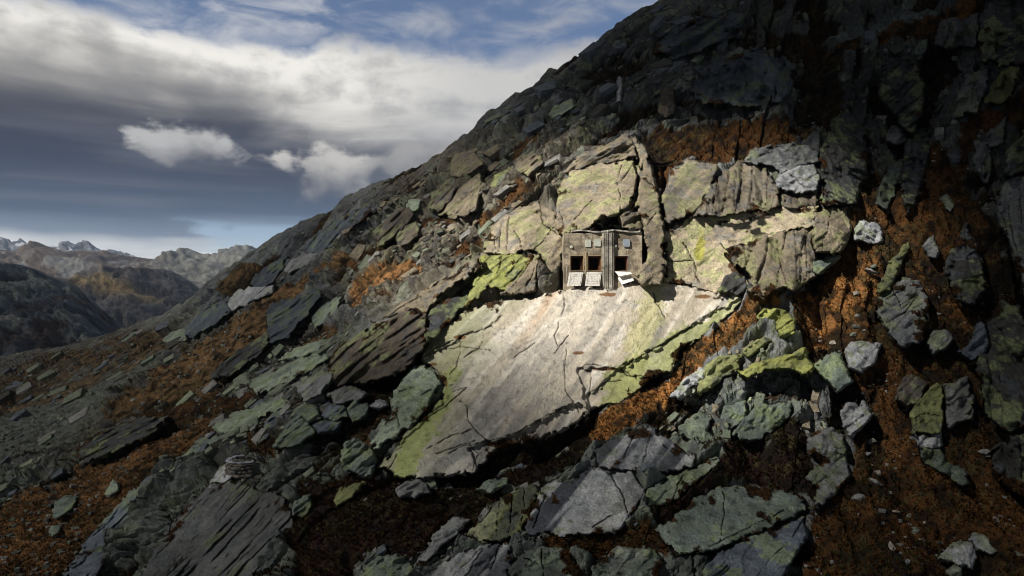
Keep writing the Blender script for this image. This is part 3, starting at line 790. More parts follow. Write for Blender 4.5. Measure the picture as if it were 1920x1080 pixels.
O('rock_outcrop', 'rock', 'row of black rock teeth along the brown grass slope',
  [(400, 704), (418, 680), (440, 664), (480, 640), (502, 618), (504, 648), (466, 680), (432, 706)], 'dark', 2.4, 3.8, (-0.2, 0.1), 0.9)
O('sloping_rock', 'rock slab', 'pale green flat slab in the slabs right of the rock teeth',
  [(532, 670), (556, 654), (588, 644), (606, 641), (598, 656), (566, 668)], 'mint', 1.4, 2.2, (0, -0.3), 0.2, tone=1.1)
O('sloping_rock', 'rock slab', 'light grey smooth slab high on the left flank',
  [(427, 572), (444, 550), (470, 540), (512, 534), (508, 548), (470, 566), (436, 580)], 'palegrey', 2.2, 3.5, (0, -0.2), 0.3, streak=0.3)
O('sloping_rock', 'rock slab', 'dark blue slab wall left of the light grey slab',
  [(336, 628), (360, 602), (400, 574), (424, 566), (432, 582), (404, 606), (356, 634)], 'blue', 2.0, 3.5, (-0.1, 0), 0.4, tone=0.75)
O('sloping_rock', 'rock slab', 'green slab foot at the lower end of the dark blue wall',
  [(306, 640), (326, 624), (346, 618), (348, 634), (324, 643)], 'mint', 1.8, 2.8, (0, 0), 0.3, tone=0.85)
O('sloping_rock', 'rock slab', 'grey ribbed slab under the ridge on the left flank',
  [(530, 508), (548, 488), (572, 474), (598, 472), (592, 490), (560, 506), (540, 516)], 'grey', 2.2, 3.4, (0, 0), 0.4, tone=1.1)
O('crag', 'rock', 'upright pale block near the ridge line left of the beige face',
  [(846, 330), (850, 300), (858, 287), (890, 286), (906, 306), (880, 322), (862, 332)], 'warm', 2.4, 3.4, (-0.2, 0.1), 0.3, tone=1.05)
O('crag', 'rock', 'rounded double block on the slope left of the beige face',
  [(826, 402), (846, 372), (872, 346), (900, 328), (906, 350), (892, 394), (866, 408)], 'warm', 2.4, 3.6, (-0.2, 0.1), 0.5, tone=0.95)
O('crag', 'rock', 'brown bulging block left of the rounded double block',
  [(802, 392), (812, 362), (836, 346), (852, 352), (844, 376), (824, 398)], 'brown', 2.2, 3.4, (-0.2, 0.2), 0.5, tone=1.2)
O('sloping_rock', 'rock slab', 'small mint green slab left of the brown bulging block',
  [(764, 396), (768, 376), (790, 374), (786, 392), (772, 398)], 'mint', 1.8, 3.0, (0, 0), 0.2, tone=1.2)
O('crag', 'rock', 'pair of humped blocks above the long rust ledge',
  [(962, 326), (968, 300), (984, 290), (1014, 290), (1018, 306), (994, 328)], 'warm', 2.0, 3.2, (-0.1, 0.1), 0.5)
O('sloping_rock', 'rock slab', 'green slab patch between the humped blocks and the pale block',
  [(918, 352), (930, 330), (954, 318), (962, 322), (946, 342), (926, 356)], 'lichen', 1.6, 2.8, (0, 0), 0.2, tone=1.1)
O('crag', 'rock', 'tall brown block over the orange grass on the left flank',
  [(742, 446), (752, 426), (780, 416), (784, 436), (770, 456), (752, 460)], 'brown', 2.2, 3.4, (-0.2, 0.2), 0.4, tone=1.1)
O('sloping_rock', 'rock slab', 'sage green slab below the upper ridge',
  [(1030, 214), (1042, 200), (1076, 188), (1078, 200), (1056, 216), (1036, 222)], 'mint', 1.6, 2.8, (0, -0.2), 0.15, tone=0.9)
O('rock_spire', 'rock', 'white scarred stone post high above the pillar',
  [(1157, 172), (1160, 148), (1165, 150), (1164, 190), (1158, 192)], 'palegrey', 1.0, 2.6, (0, 0), 0.15, tone=0.8)
O('cliff', 'rock', 'dark rounded twin columns above the rust ledge right of the white scar',
  [(1236, 212), (1240, 176), (1256, 158), (1266, 166), (1264, 212), (1246, 222)], 'brown', 1.8, 3.4, (0, 0.2), 0.4, upright=True, tone=0.8)
O('cliff', 'rock', 'dark cliff band with upright joints high above the cream wall',
  [(1300, 190), (1310, 130), (1345, 110), (1420, 96), (1470, 110), (1490, 150), (1470, 190), (1400, 200)], 'blue', 2.4, 4.5, (0.1, 0.1), 1.2, upright=True, tone=0.6)
O('cliff', 'rock', 'dark bluff under the skyline at the top of the mountain',
  [(1225, 100), (1240, 62), (1290, 40), (1350, 20), (1392, 30), (1380, 70), (1320, 92), (1262, 108)], 'blue', 2.4, 4.5, (0.0, 0.0), 1.2, tone=0.65)

O('boulder', 'boulder', 'cream lump boulder with mossy front in the bottom right corner',
  [(1763, 1046), (1776, 1030), (1800, 1016), (1825, 1018), (1832, 1045), (1822, 1062), (1795, 1061)], 'palegrey', 1.4, 2.2, (0.1, 0), 0.4)
O('boulder', 'boulder', 'smooth light slab stone leaning against the cream lump boulder',
  [(1820, 1010), (1826, 1001), (1845, 1008), (1869, 1034), (1860, 1040), (1832, 1030)], 'palegrey', 1.8, 2.2, (0.2, 0), 0.12, tone=1.1)

HOLLOWS = [  # places where the ground lies further back (metres)
    ([(1050, 425), (1205, 425), (1212, 540), (1052, 540)], 5.0),
    ([(1395, 706), (1520, 698), (1532, 742), (1500, 752), (1400, 748)], 4.0),
    ([(1242, 300), (1252, 300), (1250, 420), (1243, 420)], 3.0),
    ([(796, 590), (806, 580), (806, 640), (798, 650)], 2.5),
    ([(860, 575), (930, 545), (1000, 552), (950, 565), (900, 575), (840, 605)], 2.0),
]

GRASS = [  # outline, strength, hue (0 rust, 1 ochre brown), brightness (lowest ones also paint shade)
    ([(1100, 800), (1120, 770), (1200, 735), (1262, 692), (1290, 645), (1370, 602), (1400, 570), (1470, 558), (1500, 540), (1560, 520), (1640, 480), (1660, 540), (1640, 640), (1520, 650), (1490, 560), (1425, 580), (1420, 620), (1400, 650), (1330, 670), (1250, 745), (1190, 800), (1120, 830)], 1.0, 0.12, 1.75),
    ([(1480, 545), (1560, 500), (1600, 400), (1640, 300), (1700, 340), (1720, 300), (1760, 260), (1790, 300), (1830, 360), (1870, 440), (1910, 560), (1960, 620), (2040, 900), (2040, 1180), (1500, 1180), (1520, 980), (1600, 900), (1600, 760), (1500, 640)], 0.88, 0.12, 0.55),
    ([(560, 905), (640, 890), (720, 895), (830, 896), (900, 890), (1010, 850), (1080, 800), (1110, 800), (1110, 850), (1000, 905), (930, 940), (860, 1000), (780, 1060), (700, 1040), (560, 1100), (550, 1000)], 0.85, 0.1, 0.15),
    ([(1270, 900), (1350, 850), (1360, 810), (1500, 790), (1530, 830), (1540, 940), (1480, 920), (1390, 900), (1300, 930), (1250, 985), (1210, 960)], 0.8, 0.1, 0.13),
    ([(960, 1015), (1100, 1003), (1200, 985), (1235, 1000), (1250, 1030), (1150, 1030), (1060, 1030), (960, 1025)], 0.9, 0.05, 0.45),
    ([(180, 790), (230, 740), (350, 660), (440, 600), (520, 545), (590, 505), (640, 480), (600, 520), (520, 570), (500, 640), (410, 700), (380, 740), (250, 770)], 0.85, 0.75, 1.25),
    ([(-160, 780), (0, 700), (100, 660), (200, 640), (300, 610), (340, 640), (260, 690), (150, 740), (0, 790), (-160, 830)], 0.52, 0.9, 1.0),
    ([(200, 760), (330, 670), (430, 600), (500, 560), (560, 545), (540, 600), (500, 650), (420, 700), (330, 750), (260, 775)], 0.62, 0.85, 1.1),
    ([(-160, 1180), (-120, 960), (0, 940), (90, 900), (200, 850), (320, 800), (420, 760), (350, 840), (260, 900), (200, 970), (130, 1050), (100, 1180)], 0.95, 0.45, 1.2),
    ([(640, 570), (690, 500), (740, 480), (780, 500), (720, 540), (690, 575), (640, 600)], 1.0, 0.35, 1.6),
    ([(835, 500), (850, 460), (900, 430), (915, 440), (900, 475), (870, 495)], 0.95, 0.1, 0.5),
    ([(880, 415), (920, 380), (960, 345), (1010, 320), (1050, 310), (1000, 360), (960, 385), (920, 412)], 0.85, 0.35, 0.6),
    ([(760, 410), (830, 395), (860, 405), (850, 425), (790, 425)], 0.9, 0.2, 0.5),
    ([(930, 290), (960, 265), (1010, 240), (1030, 245), (1010, 270), (960, 290)], 0.9, 0.35, 0.8),
    ([(1205, 250), (1240, 235), (1340, 230), (1500, 230), (1540, 260), (1400, 290), (1340, 305), (1270, 295), (1252, 330), (1245, 410), (1232, 350), (1215, 300)], 0.9, 0.0, 0.42),
    ([(1560, 80), (1640, 60), (1740, 20), (1830, -20), (1840, 30), (1760, 50), (1700, 70), (1640, 75)], 0.9, 0.05, 0.7),
    ([(1790, 250), (1830, 215), (1880, 205), (1930, 170), (1960, 250), (1890, 230), (1840, 260), (1820, 320), (1790, 330)], 0.8, 0.05, 0.5),
    ([(640, 480), (700, 462), (712, 455), (700, 480), (660, 495)], 0.8, 0.3, 0.7),
    ([(400, 540), (450, 500), (500, 475), (520, 470), (480, 505), (430, 545)], 0.75, 0.8, 0.8),
    ([(230, 770), (300, 745), (400, 740), (500, 730), (460, 760), (380, 790), (280, 800)], 0.9, 0.25, 0.45),
    ([(380, 800), (440, 770), (520, 750), (560, 740), (520, 780), (470, 830), (430, 850), (360, 830)], 0.6, 0.3, 0.55),
    ([(430, 840), (470, 815), (530, 830), (520, 850), (470, 850)], 0.95, 0.35, 0.9),
    ([(700, 720), (740, 690), (790, 670), (760, 700), (735, 740), (700, 800), (690, 830), (640, 830), (660, 800), (700, 770)], 0.85, 0.1, 0.5),
    ([(590, 650), (560, 640), (640, 600), (700, 560), (760, 530), (720, 575), (640, 622)], 0.7, 0.6, 0.8),
]
SCREE = [([(-160, 870), (-160, 790), (0, 770), (120, 700), (240, 670), (320, 650), (260, 720), (180, 780), (120, 830), (0, 870)], 0.65),
         ([(1560, 60), (1640, 40), (1720, 10), (1790, -20), (1760, 20), (1680, 55), (1600, 70)], 0.9),
         ([(500, 650), (620, 620), (720, 600), (620, 740), (520, 800), (430, 830), (380, 800), (480, 740)], 0.35),
         ([(880, 300), (940, 270), (1000, 230), (1060, 190), (1040, 240), (980, 290), (900, 330)], 0.35)]
# stone colour of the open ground: outline, style
GROUND_TONE = [([(600, 420), (830, 285), (1050, 230), (1200, 260), (1060, 330), (1050, 540), (800, 640), (700, 610), (640, 560)], 'warm', 0.75),
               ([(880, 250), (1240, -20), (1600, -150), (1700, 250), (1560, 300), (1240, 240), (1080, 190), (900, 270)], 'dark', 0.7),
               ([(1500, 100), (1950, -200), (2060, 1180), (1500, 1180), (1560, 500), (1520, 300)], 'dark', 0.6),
               ([(380, 560), (480, 470), (700, 345), (720, 420), (600, 500), (440, 620), (300, 660)], 'blue', 0.6),
               ([(-200, 660), (300, 590), (700, 600), (600, 820), (400, 900), (-200, 900)], 'brown', 0.65),
               ([(-200, 900), (500, 850), (1500, 700), (1500, 1200), (-200, 1200)], 'green', 0.55)]


def soft_mask(px, py, poly, feather, jit):
    """1 inside, 0 outside, ragged border"""
    q = np.asarray(poly, float)
    b0, b1 = q.min(0) - feather * 2 - 12, q.max(0) + feather * 2 + 12
    sel = (px > b0[0]) & (px < b1[0]) & (py > b0[1]) & (py < b1[1])
    out = np.zeros(px.shape, F32)
    if sel.any():
        out[sel] = sstep(-feather, feather, sdf(px[sel], py[sel], poly) + jit[sel])
    return out


def ledges(P, n, space, amp, k):
    """overlapping slabs: each lip stands proud of the one below it, lips die out along their length"""
    q = P @ n + 0.42 * space * fbm(P, 0.30 / space, 3, k)
    q = q / space + 0.9 * vnoise(np.stack([q / (2.3 * space), 0 * q, 0 * q], 1), k + 3)
    i = np.floor(q)
    saw = q - i
    along = P - (P @ n)[:, None] * n
    z = np.zeros(len(q), np.int32)
    a = _hash(i.astype(np.int32), z, z, k + 5)
    live = fbm(along + i[:, None] * 7.7, 0.22 / space, 2, k + 9)
    a = amp * (0.25 + 1.1 * a) * sstep(-0.25, 0.2, live)
    return a * (0.75 * (1 - saw) + 0.25 * np.minimum(saw * 9, 1) * (1 - saw) - 0.38)


def block_height(P, wR, amp=1.0, far=None):
    """granite blocks on three scales: returns metres along the outward normal"""
    W = P + 0.25 * np.stack([fbm(P, 0.35, 3, 3), fbm(P, 0.35, 3, 5), fbm(P, 0.35, 3, 9)], 1)
    QL, QR = W @ FR_L, W @ FR_R
    h = 0
    for size, a, jd, k in ((9.0, 3.6, 0.3, 100), (3.4, 1.7, 0.35, 200), (1.3, 0.80, 0.18, 300), (0.52, 0.30, 0.06, 350)):
        rl, el_, jl = voronoi(QL / size, k)
        rr, er_, jr = voronoi(QR / size, k + 50)
        e = el_ * (1 - wR) + er_ * wR
        j = jl * (1 - wR) + jr * wR
        h = h + a * (e + 0.1) - jd * (1 - sstep(0.0, 0.09, j))
    h = h + ledges(P, np.array((-0.60, 0.12, 0.79)), 3.1, 1.9, 410) * (1 - wR) + ledges(P, np.array((-0.94, 0.22, 0.26)), 3.6, 1.5, 430) * wR
    h = h + ledges(P, np.array((-0.52, 0.30, 0.80)), 1.15, 0.6, 450) * (1 - 0.6 * wR)
    return amp * h


# ------------------------------------------------------------------ terrain mesh
def build_mountain():
    nc, nr, nb = 1300, 620, 16
    cols = np.linspace(-190, 2310, nc)
    t = np.linspace(0, 1, nr) ** 1.0
    ridge = np.interp(cols, _rx, _ry)
    low = 1165.0
    PX = np.tile(cols, (nr, 1))
    PY = ridge + t[:, None] * (low - ridge)
    px, py = PX.ravel(), PY.ravel()
    Y = ground_range(px, py)
    # soften towards the skyline: the ground rolls over there
    P = pixel_point(px, py, Y)
    G = P.reshape(nr, nc, 3)
    du = np.gradient(G, axis=1)
    dv = np.gradient(G, axis=0)
    Nn = np.cross(du, dv)
    Nn /= np.linalg.norm(Nn, axis=2, keepdims=True)
    if Nn[nr // 2, nc // 2, 1] > 0:
        Nn = -Nn
    Nn = Nn.reshape(-1, 3)
    # tame the normal at grazing places
    up = np.array((-0.15, -0.75, 0.62))
    Nn = Nn * 0.6 + up * 0.4
    Nn /= np.linalg.norm(Nn, axis=1, keepdims=True)

    wv = np.stack([px * 0.02, py * 0.02, 0 * px], 1)
    jit = 14 * fbm(wv, 0.7, 4, 60) + 6 * fbm(wv, 4.0, 3, 66)
    grass = np.zeros(len(px), F32)
    hue = np.zeros(len(px), F32)
    bri = np.full(len(px), 0.4, F32)
    for poly, s, hu, br in GRASS:
        m = soft_mask(px, py, poly, 9, jit * 1.4) * s
        hue = np.where(m > grass, hu, hue)
        bri = np.where(m > grass, br, bri)
        grass = np.maximum(grass, m)
    scree = np.zeros(len(px), F32)
    for poly, s in SCREE:
        scree = np.maximum(scree, soft_mask(px, py, poly, 14, jit) * s)
    wR = sstep(1180, 1420, px + 40 * fbm(P, 0.05, 2, 70)).astype(F32)

    back = np.zeros(len(px), F32)
    for poly, m_ in HOLLOWS:
        back = np.maximum(back, soft_mask(px, py, poly, 4, jit * 0.15) * m_)
    for o in OUT:
        back = np.maximum(back, soft_mask(px, py, o['poly'], 4, jit * 0 - 6) * min(2.6, o['thick'] * 0.8) + soft_mask(px, py, o['poly'], 10, jit * 0 - 26) * 2.0)

    # patchy grass
    gp = fbm(P, 0.22, 4, 71)
    gq = fbm(P, 0.9, 3, 75)
    grass = np.clip(grass * sstep(-0.75, -0.15, gp + 0.5 * gq + (grass - 0.5) * 1.1), 0, 1)
    far = sstep(120, 200, Y)
    hb = block_height(P, wR)
    lump = 0.60 * fbm(P, 0.5, 4, 80) + 0.17 * fbm(P, 2.1, 3, 84)
    rs, ts, js = voronoi(P / 0.75 + 0.4 * gq[:, None], 400)
    hs = 0.42 * ts - 0.10 * (1 - sstep(0, 0.2, js)) + 0.35 * fbm(P, 0.15, 3, 88)
    amp = 1.0 - 0.25 * far
    edge_t = np.tile(t[:, None], (1, nc)).ravel()
    h = amp * (hb + 0.20 * fbm(P, 1.6, 3, 90))
    h = h * (1 - scree) + hs * scree
    h = h * (1 - grass) + ((0.35 + 0.3 * wR) * hb * (1 - 0.6 * scree) + lump) * grass
    h = h - 0.5
    h = h * (0.35 + 0.65 * sstep(0.0, 0.07, edge_t))
    for o in OUT:      # loose ground does not bury the outcrops
        nm = soft_mask(px, py, o['poly'], 6, jit * 0.2 + 5)
        h = h - nm * np.maximum(h - (0.25 * o['proud'] - 0.5), 0)
    P2 = P + Nn * h[:, None]
    ray = P / np.linalg.norm(P, axis=1, keepdims=True)
    P2 = P2 + ray * back[:, None]

    # second pass: turf on ledges; dark turf in hollows also paints crevice shade
    G2 = P2.reshape(nr, nc, 3)
    N2 = np.cross(np.gradient(G2, axis=1), np.gradient(G2, axis=0))
    N2 /= np.linalg.norm(N2, axis=2, keepdims=True) + 1e-9
    if N2[nr // 2, nc // 2, 1] > 0 and np.median(N2[..., 1]) > 0:
        N2 = -N2
    nz = N2[..., 2].ravel()
    ledge = sstep(0.72, 0.9, nz + 0.12 * gq) * sstep(-0.2, 0.15, gp) * (1 - scree)
    ledge *= 0.85
    hue = np.where(ledge > grass, 0.25, hue)
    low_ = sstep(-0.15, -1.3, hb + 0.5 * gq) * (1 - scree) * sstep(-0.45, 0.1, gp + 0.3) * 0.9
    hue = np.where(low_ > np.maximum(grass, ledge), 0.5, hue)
    bri = np.where(np.maximum(low_, ledge) > grass, 0.18, bri)  # near-black tone put in to deepen the shade between blocks
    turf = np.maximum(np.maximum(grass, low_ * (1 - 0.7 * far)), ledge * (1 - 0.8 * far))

    # colours
    col = rock_colour(P, 'grey', 5, 0.14)
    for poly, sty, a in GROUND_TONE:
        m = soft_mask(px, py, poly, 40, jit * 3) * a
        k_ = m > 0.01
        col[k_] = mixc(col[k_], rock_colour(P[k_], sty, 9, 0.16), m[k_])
    rid, _, _ = voronoi((P @ FR_L) / 2.5, 200)
    col = col * (1 + 0.28 * rid)[:, None]
    mint = sstep(0.45, 0.6, rid * 0.5 + gp + 0.25 * gq) * (1 - far * 0.4)
    col = mixc(col, np.array(STY['mint']) * (1 + 0.3 * gq)[:, None], mint * 0.55)
    col = col * 0.72
    col = mixc(col, np.array((0.15, 0.18, 0.165)) * (1 + 0.45 * rs)[:, None], scree * 0.8)
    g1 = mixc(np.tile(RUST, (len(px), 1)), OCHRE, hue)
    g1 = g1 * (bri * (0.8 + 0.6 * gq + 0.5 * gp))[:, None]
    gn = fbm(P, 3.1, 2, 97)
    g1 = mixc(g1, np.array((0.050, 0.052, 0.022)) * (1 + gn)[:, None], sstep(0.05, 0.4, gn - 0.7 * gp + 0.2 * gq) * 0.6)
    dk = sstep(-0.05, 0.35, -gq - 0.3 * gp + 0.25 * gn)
    g1 = mixc(np.clip(g1, 0.006, 1), SOIL_SHADE * 0.7, dk * 0.8)
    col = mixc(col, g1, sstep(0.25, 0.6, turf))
    col = np.clip(col, 0.008, 0.7)

    # far side of the skyline
    top = G2[0]
    ctop = col.reshape(nr, nc, 3)[0]
    rows, crow = [], []
    for i in range(nb, 0, -1):
        d = 0.5 * i ** 1.6
        nz_ = fbm(top + d, 0.2, 3, 99)
        rows.append(top + np.stack([-0.10 * d + 0 * nz_, d + 0 * nz_, -0.55 * d - 0.03 * d * d * 0.1 + nz_ * min(1.5, d * 0.2)], 1))
        crow.append(ctop)
    V = np.concatenate([np.concatenate(rows), P2])
    C = np.concatenate([np.concatenate(crow), col])
    n2 = nr + nb
    idx = np.arange(n2 * nc).reshape(n2, nc)
    F = np.stack([idx[:-1, :-1], idx[1:, :-1], idx[1:, 1:], idx[:-1, 1:]], -1).reshape(-1, 4)
    me = mesh_np("mountain_slope", V, F, M_ROCK, C, smooth=False)
    ob = link(bpy.data.objects.new("mountain_slope", me))
    tag(ob, "steep granite mountain flank of broken blocks and grassy ledges", "mountain", kind="structure")
    return dict(P=P2, N=N2.reshape(-1, 3), turf=turf, hue=hue, bri=bri, px=px, py=py, scree=scree, Y=Y, gq=gq, gp=gp, back=back, shape=(nr, nc))


T = build_mountain()


# ------------------------------------------------------------------ outcrops
CREEP = []


def build_outcrop(o, seed):
    g = o.get('grid', 1.85)
    q = np.asarray(o['poly'], float)
    taper = 4.5
    x0, y0 = q.min(0) - taper - 4
    x1, y1 = q.max(0) + taper + 4
    xs = np.arange(x0, x1 + g, g)
    ys = np.arange(y0, y1 + g, g)
    PX, PY = np.meshgrid(xs, ys)
    px, py = PX.ravel(), PY.ravel()
    wv = np.stack([px, py, np.full(px.shape, seed * 3.7)], 1)
    size = math.sqrt((x1 - x0) * (y1 - y0))
    ja = min(7.0, 1.5 + size * 0.035)
    ca, _, _ = voronoi(wv / 11.0, seed + 1)
    cb, _, _ = voronoi(wv / 30.0, seed + 2)
    wx = px + ja * (0.40 * ca + 0.60 * cb) + 0.5 * ja * fbm(wv, 0.07, 4, seed + 1)
    wy = py + ja * (0.40 * np.roll(ca, 1) - 0.60 * cb) + 0.5 * ja * fbm(wv, 0.07, 4, seed + 2)
    sd = sdf(wx, wy, o['poly'])
    cx, cy = q.mean(0)
    Y0 = ground_range(px, py)
    yc = float(ground_range(np.array([cx]), np.array([cy]))[0])
    P0 = pixel_point(px, py, Y0)
    ctr = pixel_point(np.array([cx]), np.array([cy]), yc)[0]
    mpp = yc / 1280.0
    Yf = Y0 - o['proud'] + o['lean'][0] * (P0[:, 0] - ctr[0]) + o['lean'][1] * (P0[:, 2] - ctr[2])
    # shape of the face
    Q = P0 @ (FR_R if o.get('upright') else FR_L)
    Q = Q + 0.25 * np.stack([fbm(P0, 0.5, 3, seed + 5), fbm(P0, 0.5, 3, seed + 6), fbm(P0, 0.5, 3, seed + 7)], 1)
    fa = o['facet']
    s1 = max(1.6, min(5.0, size * mpp * 0.30))
    r1, t1, j1 = voronoi(Q / s1 + seed, seed)
    r2, t2, j2 = voronoi(Q / (s1 * 0.38) + seed, seed + 31)
    r3, t3, j3 = voronoi(Q / (s1 * 0.15) + seed, seed + 47)
    rel = fa * 2.7 * (t1 + 0.1) + fa * 0.9 * (t2 + 0.1) + (0.04 + 0.20 * fa) * (t3 + 0.1)
    if not o.get('slab') and fa > 0.12:
        nn = np.array((-0.94, 0.22, 0.26)) if o.get('upright') else np.array((-0.60, 0.12, 0.79))
        rel = rel + ledges(P0, nn, max(0.9, s1 * 0.55), 1.1 * fa, seed % 97 + 460)
    rel -= 0.16 * fa * (1 - sstep(0, 0.06, j1))
    rel += (0.06 + 0.25 * fa) * fbm(P0, 0.7, 4, seed + 8)
    if o.get('slab'):
        rel = 0.35 * (voronoi(P0 @ frame(DIAG, 2.5) / 5.0, seed)[1] + 0.1) + 0.12 * (t3 + 0.1) + 0.30 * fbm(P0 @ frame(DIAG, 3.0), 0.22, 3, seed) + 0.10 * fbm(P0 @ frame(DIAG, 4.0), 0.9, 3, seed + 4) + 0.05 * fbm(P0, 2.2, 3, seed + 3)
    if o.get('layers'):
        # thin beds: steps across the bedding, long along it
        ang = R(-47)
        across = (px - cx) * math.sin(-ang) + (py - cy) * math.cos(ang)
        across = across + 9 * fbm(P0 @ frame((0.68, 0.2, 0.73), 8.0), 0.5, 3, seed + 14)
        across = across + 17 * vnoise(np.stack([across / 21.0, 0 * across, 0 * across], 1), seed) + 6 * vnoise(np.stack([across / 7.0, px / 90.0, 0 * across], 1), seed + 2)
        bed = across / 13.0
        saw = bed - np.floor(bed)
        hsh = _hash(np.floor(bed).astype(np.int64), np.zeros(len(bed), np.int64), np.zeros(len(bed), np.int64), seed)
        bed2 = across / 3.7
        saw2 = bed2 - np.floor(bed2)
        lv = sstep(-0.3, 0.25, fbm(P0, 0.3, 3, seed + 17))
        rel = rel + (0.42 * (saw - 0.5) + 0.5 * (hsh - 0.5)) * lv + 0.12 * (saw2 - 0.5)
    for pl, off in o.get('steps', []):
        rel -= off * sstep(-1.5, 1.5, sdf(wx, wy, pl))
    crk = np.zeros(len(px))
    cw = fbm(wv, 0.06, 3, seed + 21) * 4.0
    cw2 = fbm(wv, 0.06, 3, seed + 22) * 4.0
    for ln in o.get('cracks', []):
        ld = line_dist(px + cw, py + cw2, ln)
        brk = fbm(wv, 0.05, 3, seed + 25)
        wid = 0.6 + 0.8 * brk
        crk = np.maximum(crk, (1 - sstep(wid * 0.4, wid * 1.4 + 0.2, ld)) * sstep(-0.75, -0.25, brk))
    rel -= (0.35 if o.get('slab') else 0.5) * crk
    e = sd * mpp
    rr = min(0.22, 0.06 * size * mpp)
    rim = np.clip(1 - e / rr, 0, 1)
    drop = 0.45 * rr * rim ** 2.2
    out = np.clip(-sd / taper, 0, 1)
    drop = drop + o['thick'] * 1.0 * out ** 0.8 + np.where(sd < 0, 0.1, 0)
    Yf = Yf - rel + drop
    V = pixel_point(px, py, Yf)
    # colours
    qa, qb = (np.array([cx - 25.0]), np.array([cy + 32.0])), (np.array([cx + 25.0]), np.array([cy - 32.0]))
    if o.get('upright'):
        qa, qb = (np.array([cx]), np.array([cy + 30.0])), (np.array([cx + 4.0]), np.array([cy - 30.0]))
    dv = pixel_point(qb[0], qb[1], ground_range(*qb))[0] - pixel_point(qa[0], qa[1], ground_range(*qa))[0]
    col = rock_colour(P0, o['style'], seed % 50, o.get('lich', 0.28), (dv, o['streak']) if 'streak' in o else None)
    col = col * o.get('tone', 1.0) * (1 + 0.16 * r1 + 0.10 * r2)[:, None]
    if o.get('slab'):
        col = slab_colour(px, py, P0)
    if 'splash' in o:
        sx, sy, ax, ay = o['splash']
        sp = 1 - np.sqrt(((px - sx) / ax) ** 2 + ((py - sy) / ay) ** 2) + 0.8 * fbm(P0, 0.5, 3, 7)
        col = mixc(col, np.array((0.40, 0.40, 0.06)), sstep(0.15, 0.7, sp) * 0.8)
    if 'mossy' in o:
        mm = sstep(-6, 8, sdf(px, py, o['mossy'])) * sstep(0.16, 0.22, fbm(P0 @ frame((1, 0, 0.1), 1.6), 0.9, 3, 77))
        col = mixc(col, np.array((0.018, 0.018, 0.014)), mm)
    # turf creeping over the edges and sitting in dips
    tn = fbm(P0, 0.42, 4, seed + 60) + 0.35 * fbm(P0, 1.6, 3, seed + 64)
    tf = sstep(0.22, 0.36, tn - np.maximum(sd, 0) * mpp * (0.55 if o.get('slab') else 0.30) + (0.10 if size > 40 else -0.2))
    tf = tf * (0.0 if size < 120 else 1.0)
    turfc = mixc(np.tile(SOIL_SHADE * 0.9, (len(px), 1)), RUST * 0.45, sstep(-0.1, 0.3, fbm(P0, 1.2, 3, seed + 66)))
    col = mixc(col, turfc, tf * 0.95)
    rel_t = tf * 0.10 * (1 + fbm(P0, 3.0, 2, seed + 68))
    V = V - V / np.linalg.norm(V, axis=1, keepdims=True) * rel_t[:, None]
    ok = (tf > 0.6) & (sd > 0)
    if ok.any():
        CREEP.append(V[ok])
    # joints painted near black: soil tone plus the shade of the crack
    col = mixc(col, SOIL_SHADE * 0.9, np.clip(crk * 0.6, 0, 1))
    col = np.clip(col, 0.01, 0.72)
    col = np.concatenate([col, np.full((len(col), 1), 0.3 if o.get('slab') else 1.0)], 1)
    keep = (sd > -taper * 0.98)
    idx = np.arange(len(px)).reshape(PX.shape)
    F = np.stack([idx[:-1, :-1], idx[1:, :-1], idx[1:, 1:], idx[:-1, 1:]], -1).reshape(-1, 4)
    F = F[keep[F].all(1)]
    used = np.unique(F)
    remap = np.full(len(px), -1, np.int64)
    remap[used] = np.arange(len(used))
    V, col, F = V[used], col[used], remap[F]
    org = np.array((ctr[0], ctr[1], V[:, 2].min()))
    me = mesh_np(o['name'], V - org, F, M_ROCK, col)
    ob = link(bpy.data.objects.new(o['name'], me))
    ob.location = org
    tag(ob, o['label'], o['cat'])
    return ob


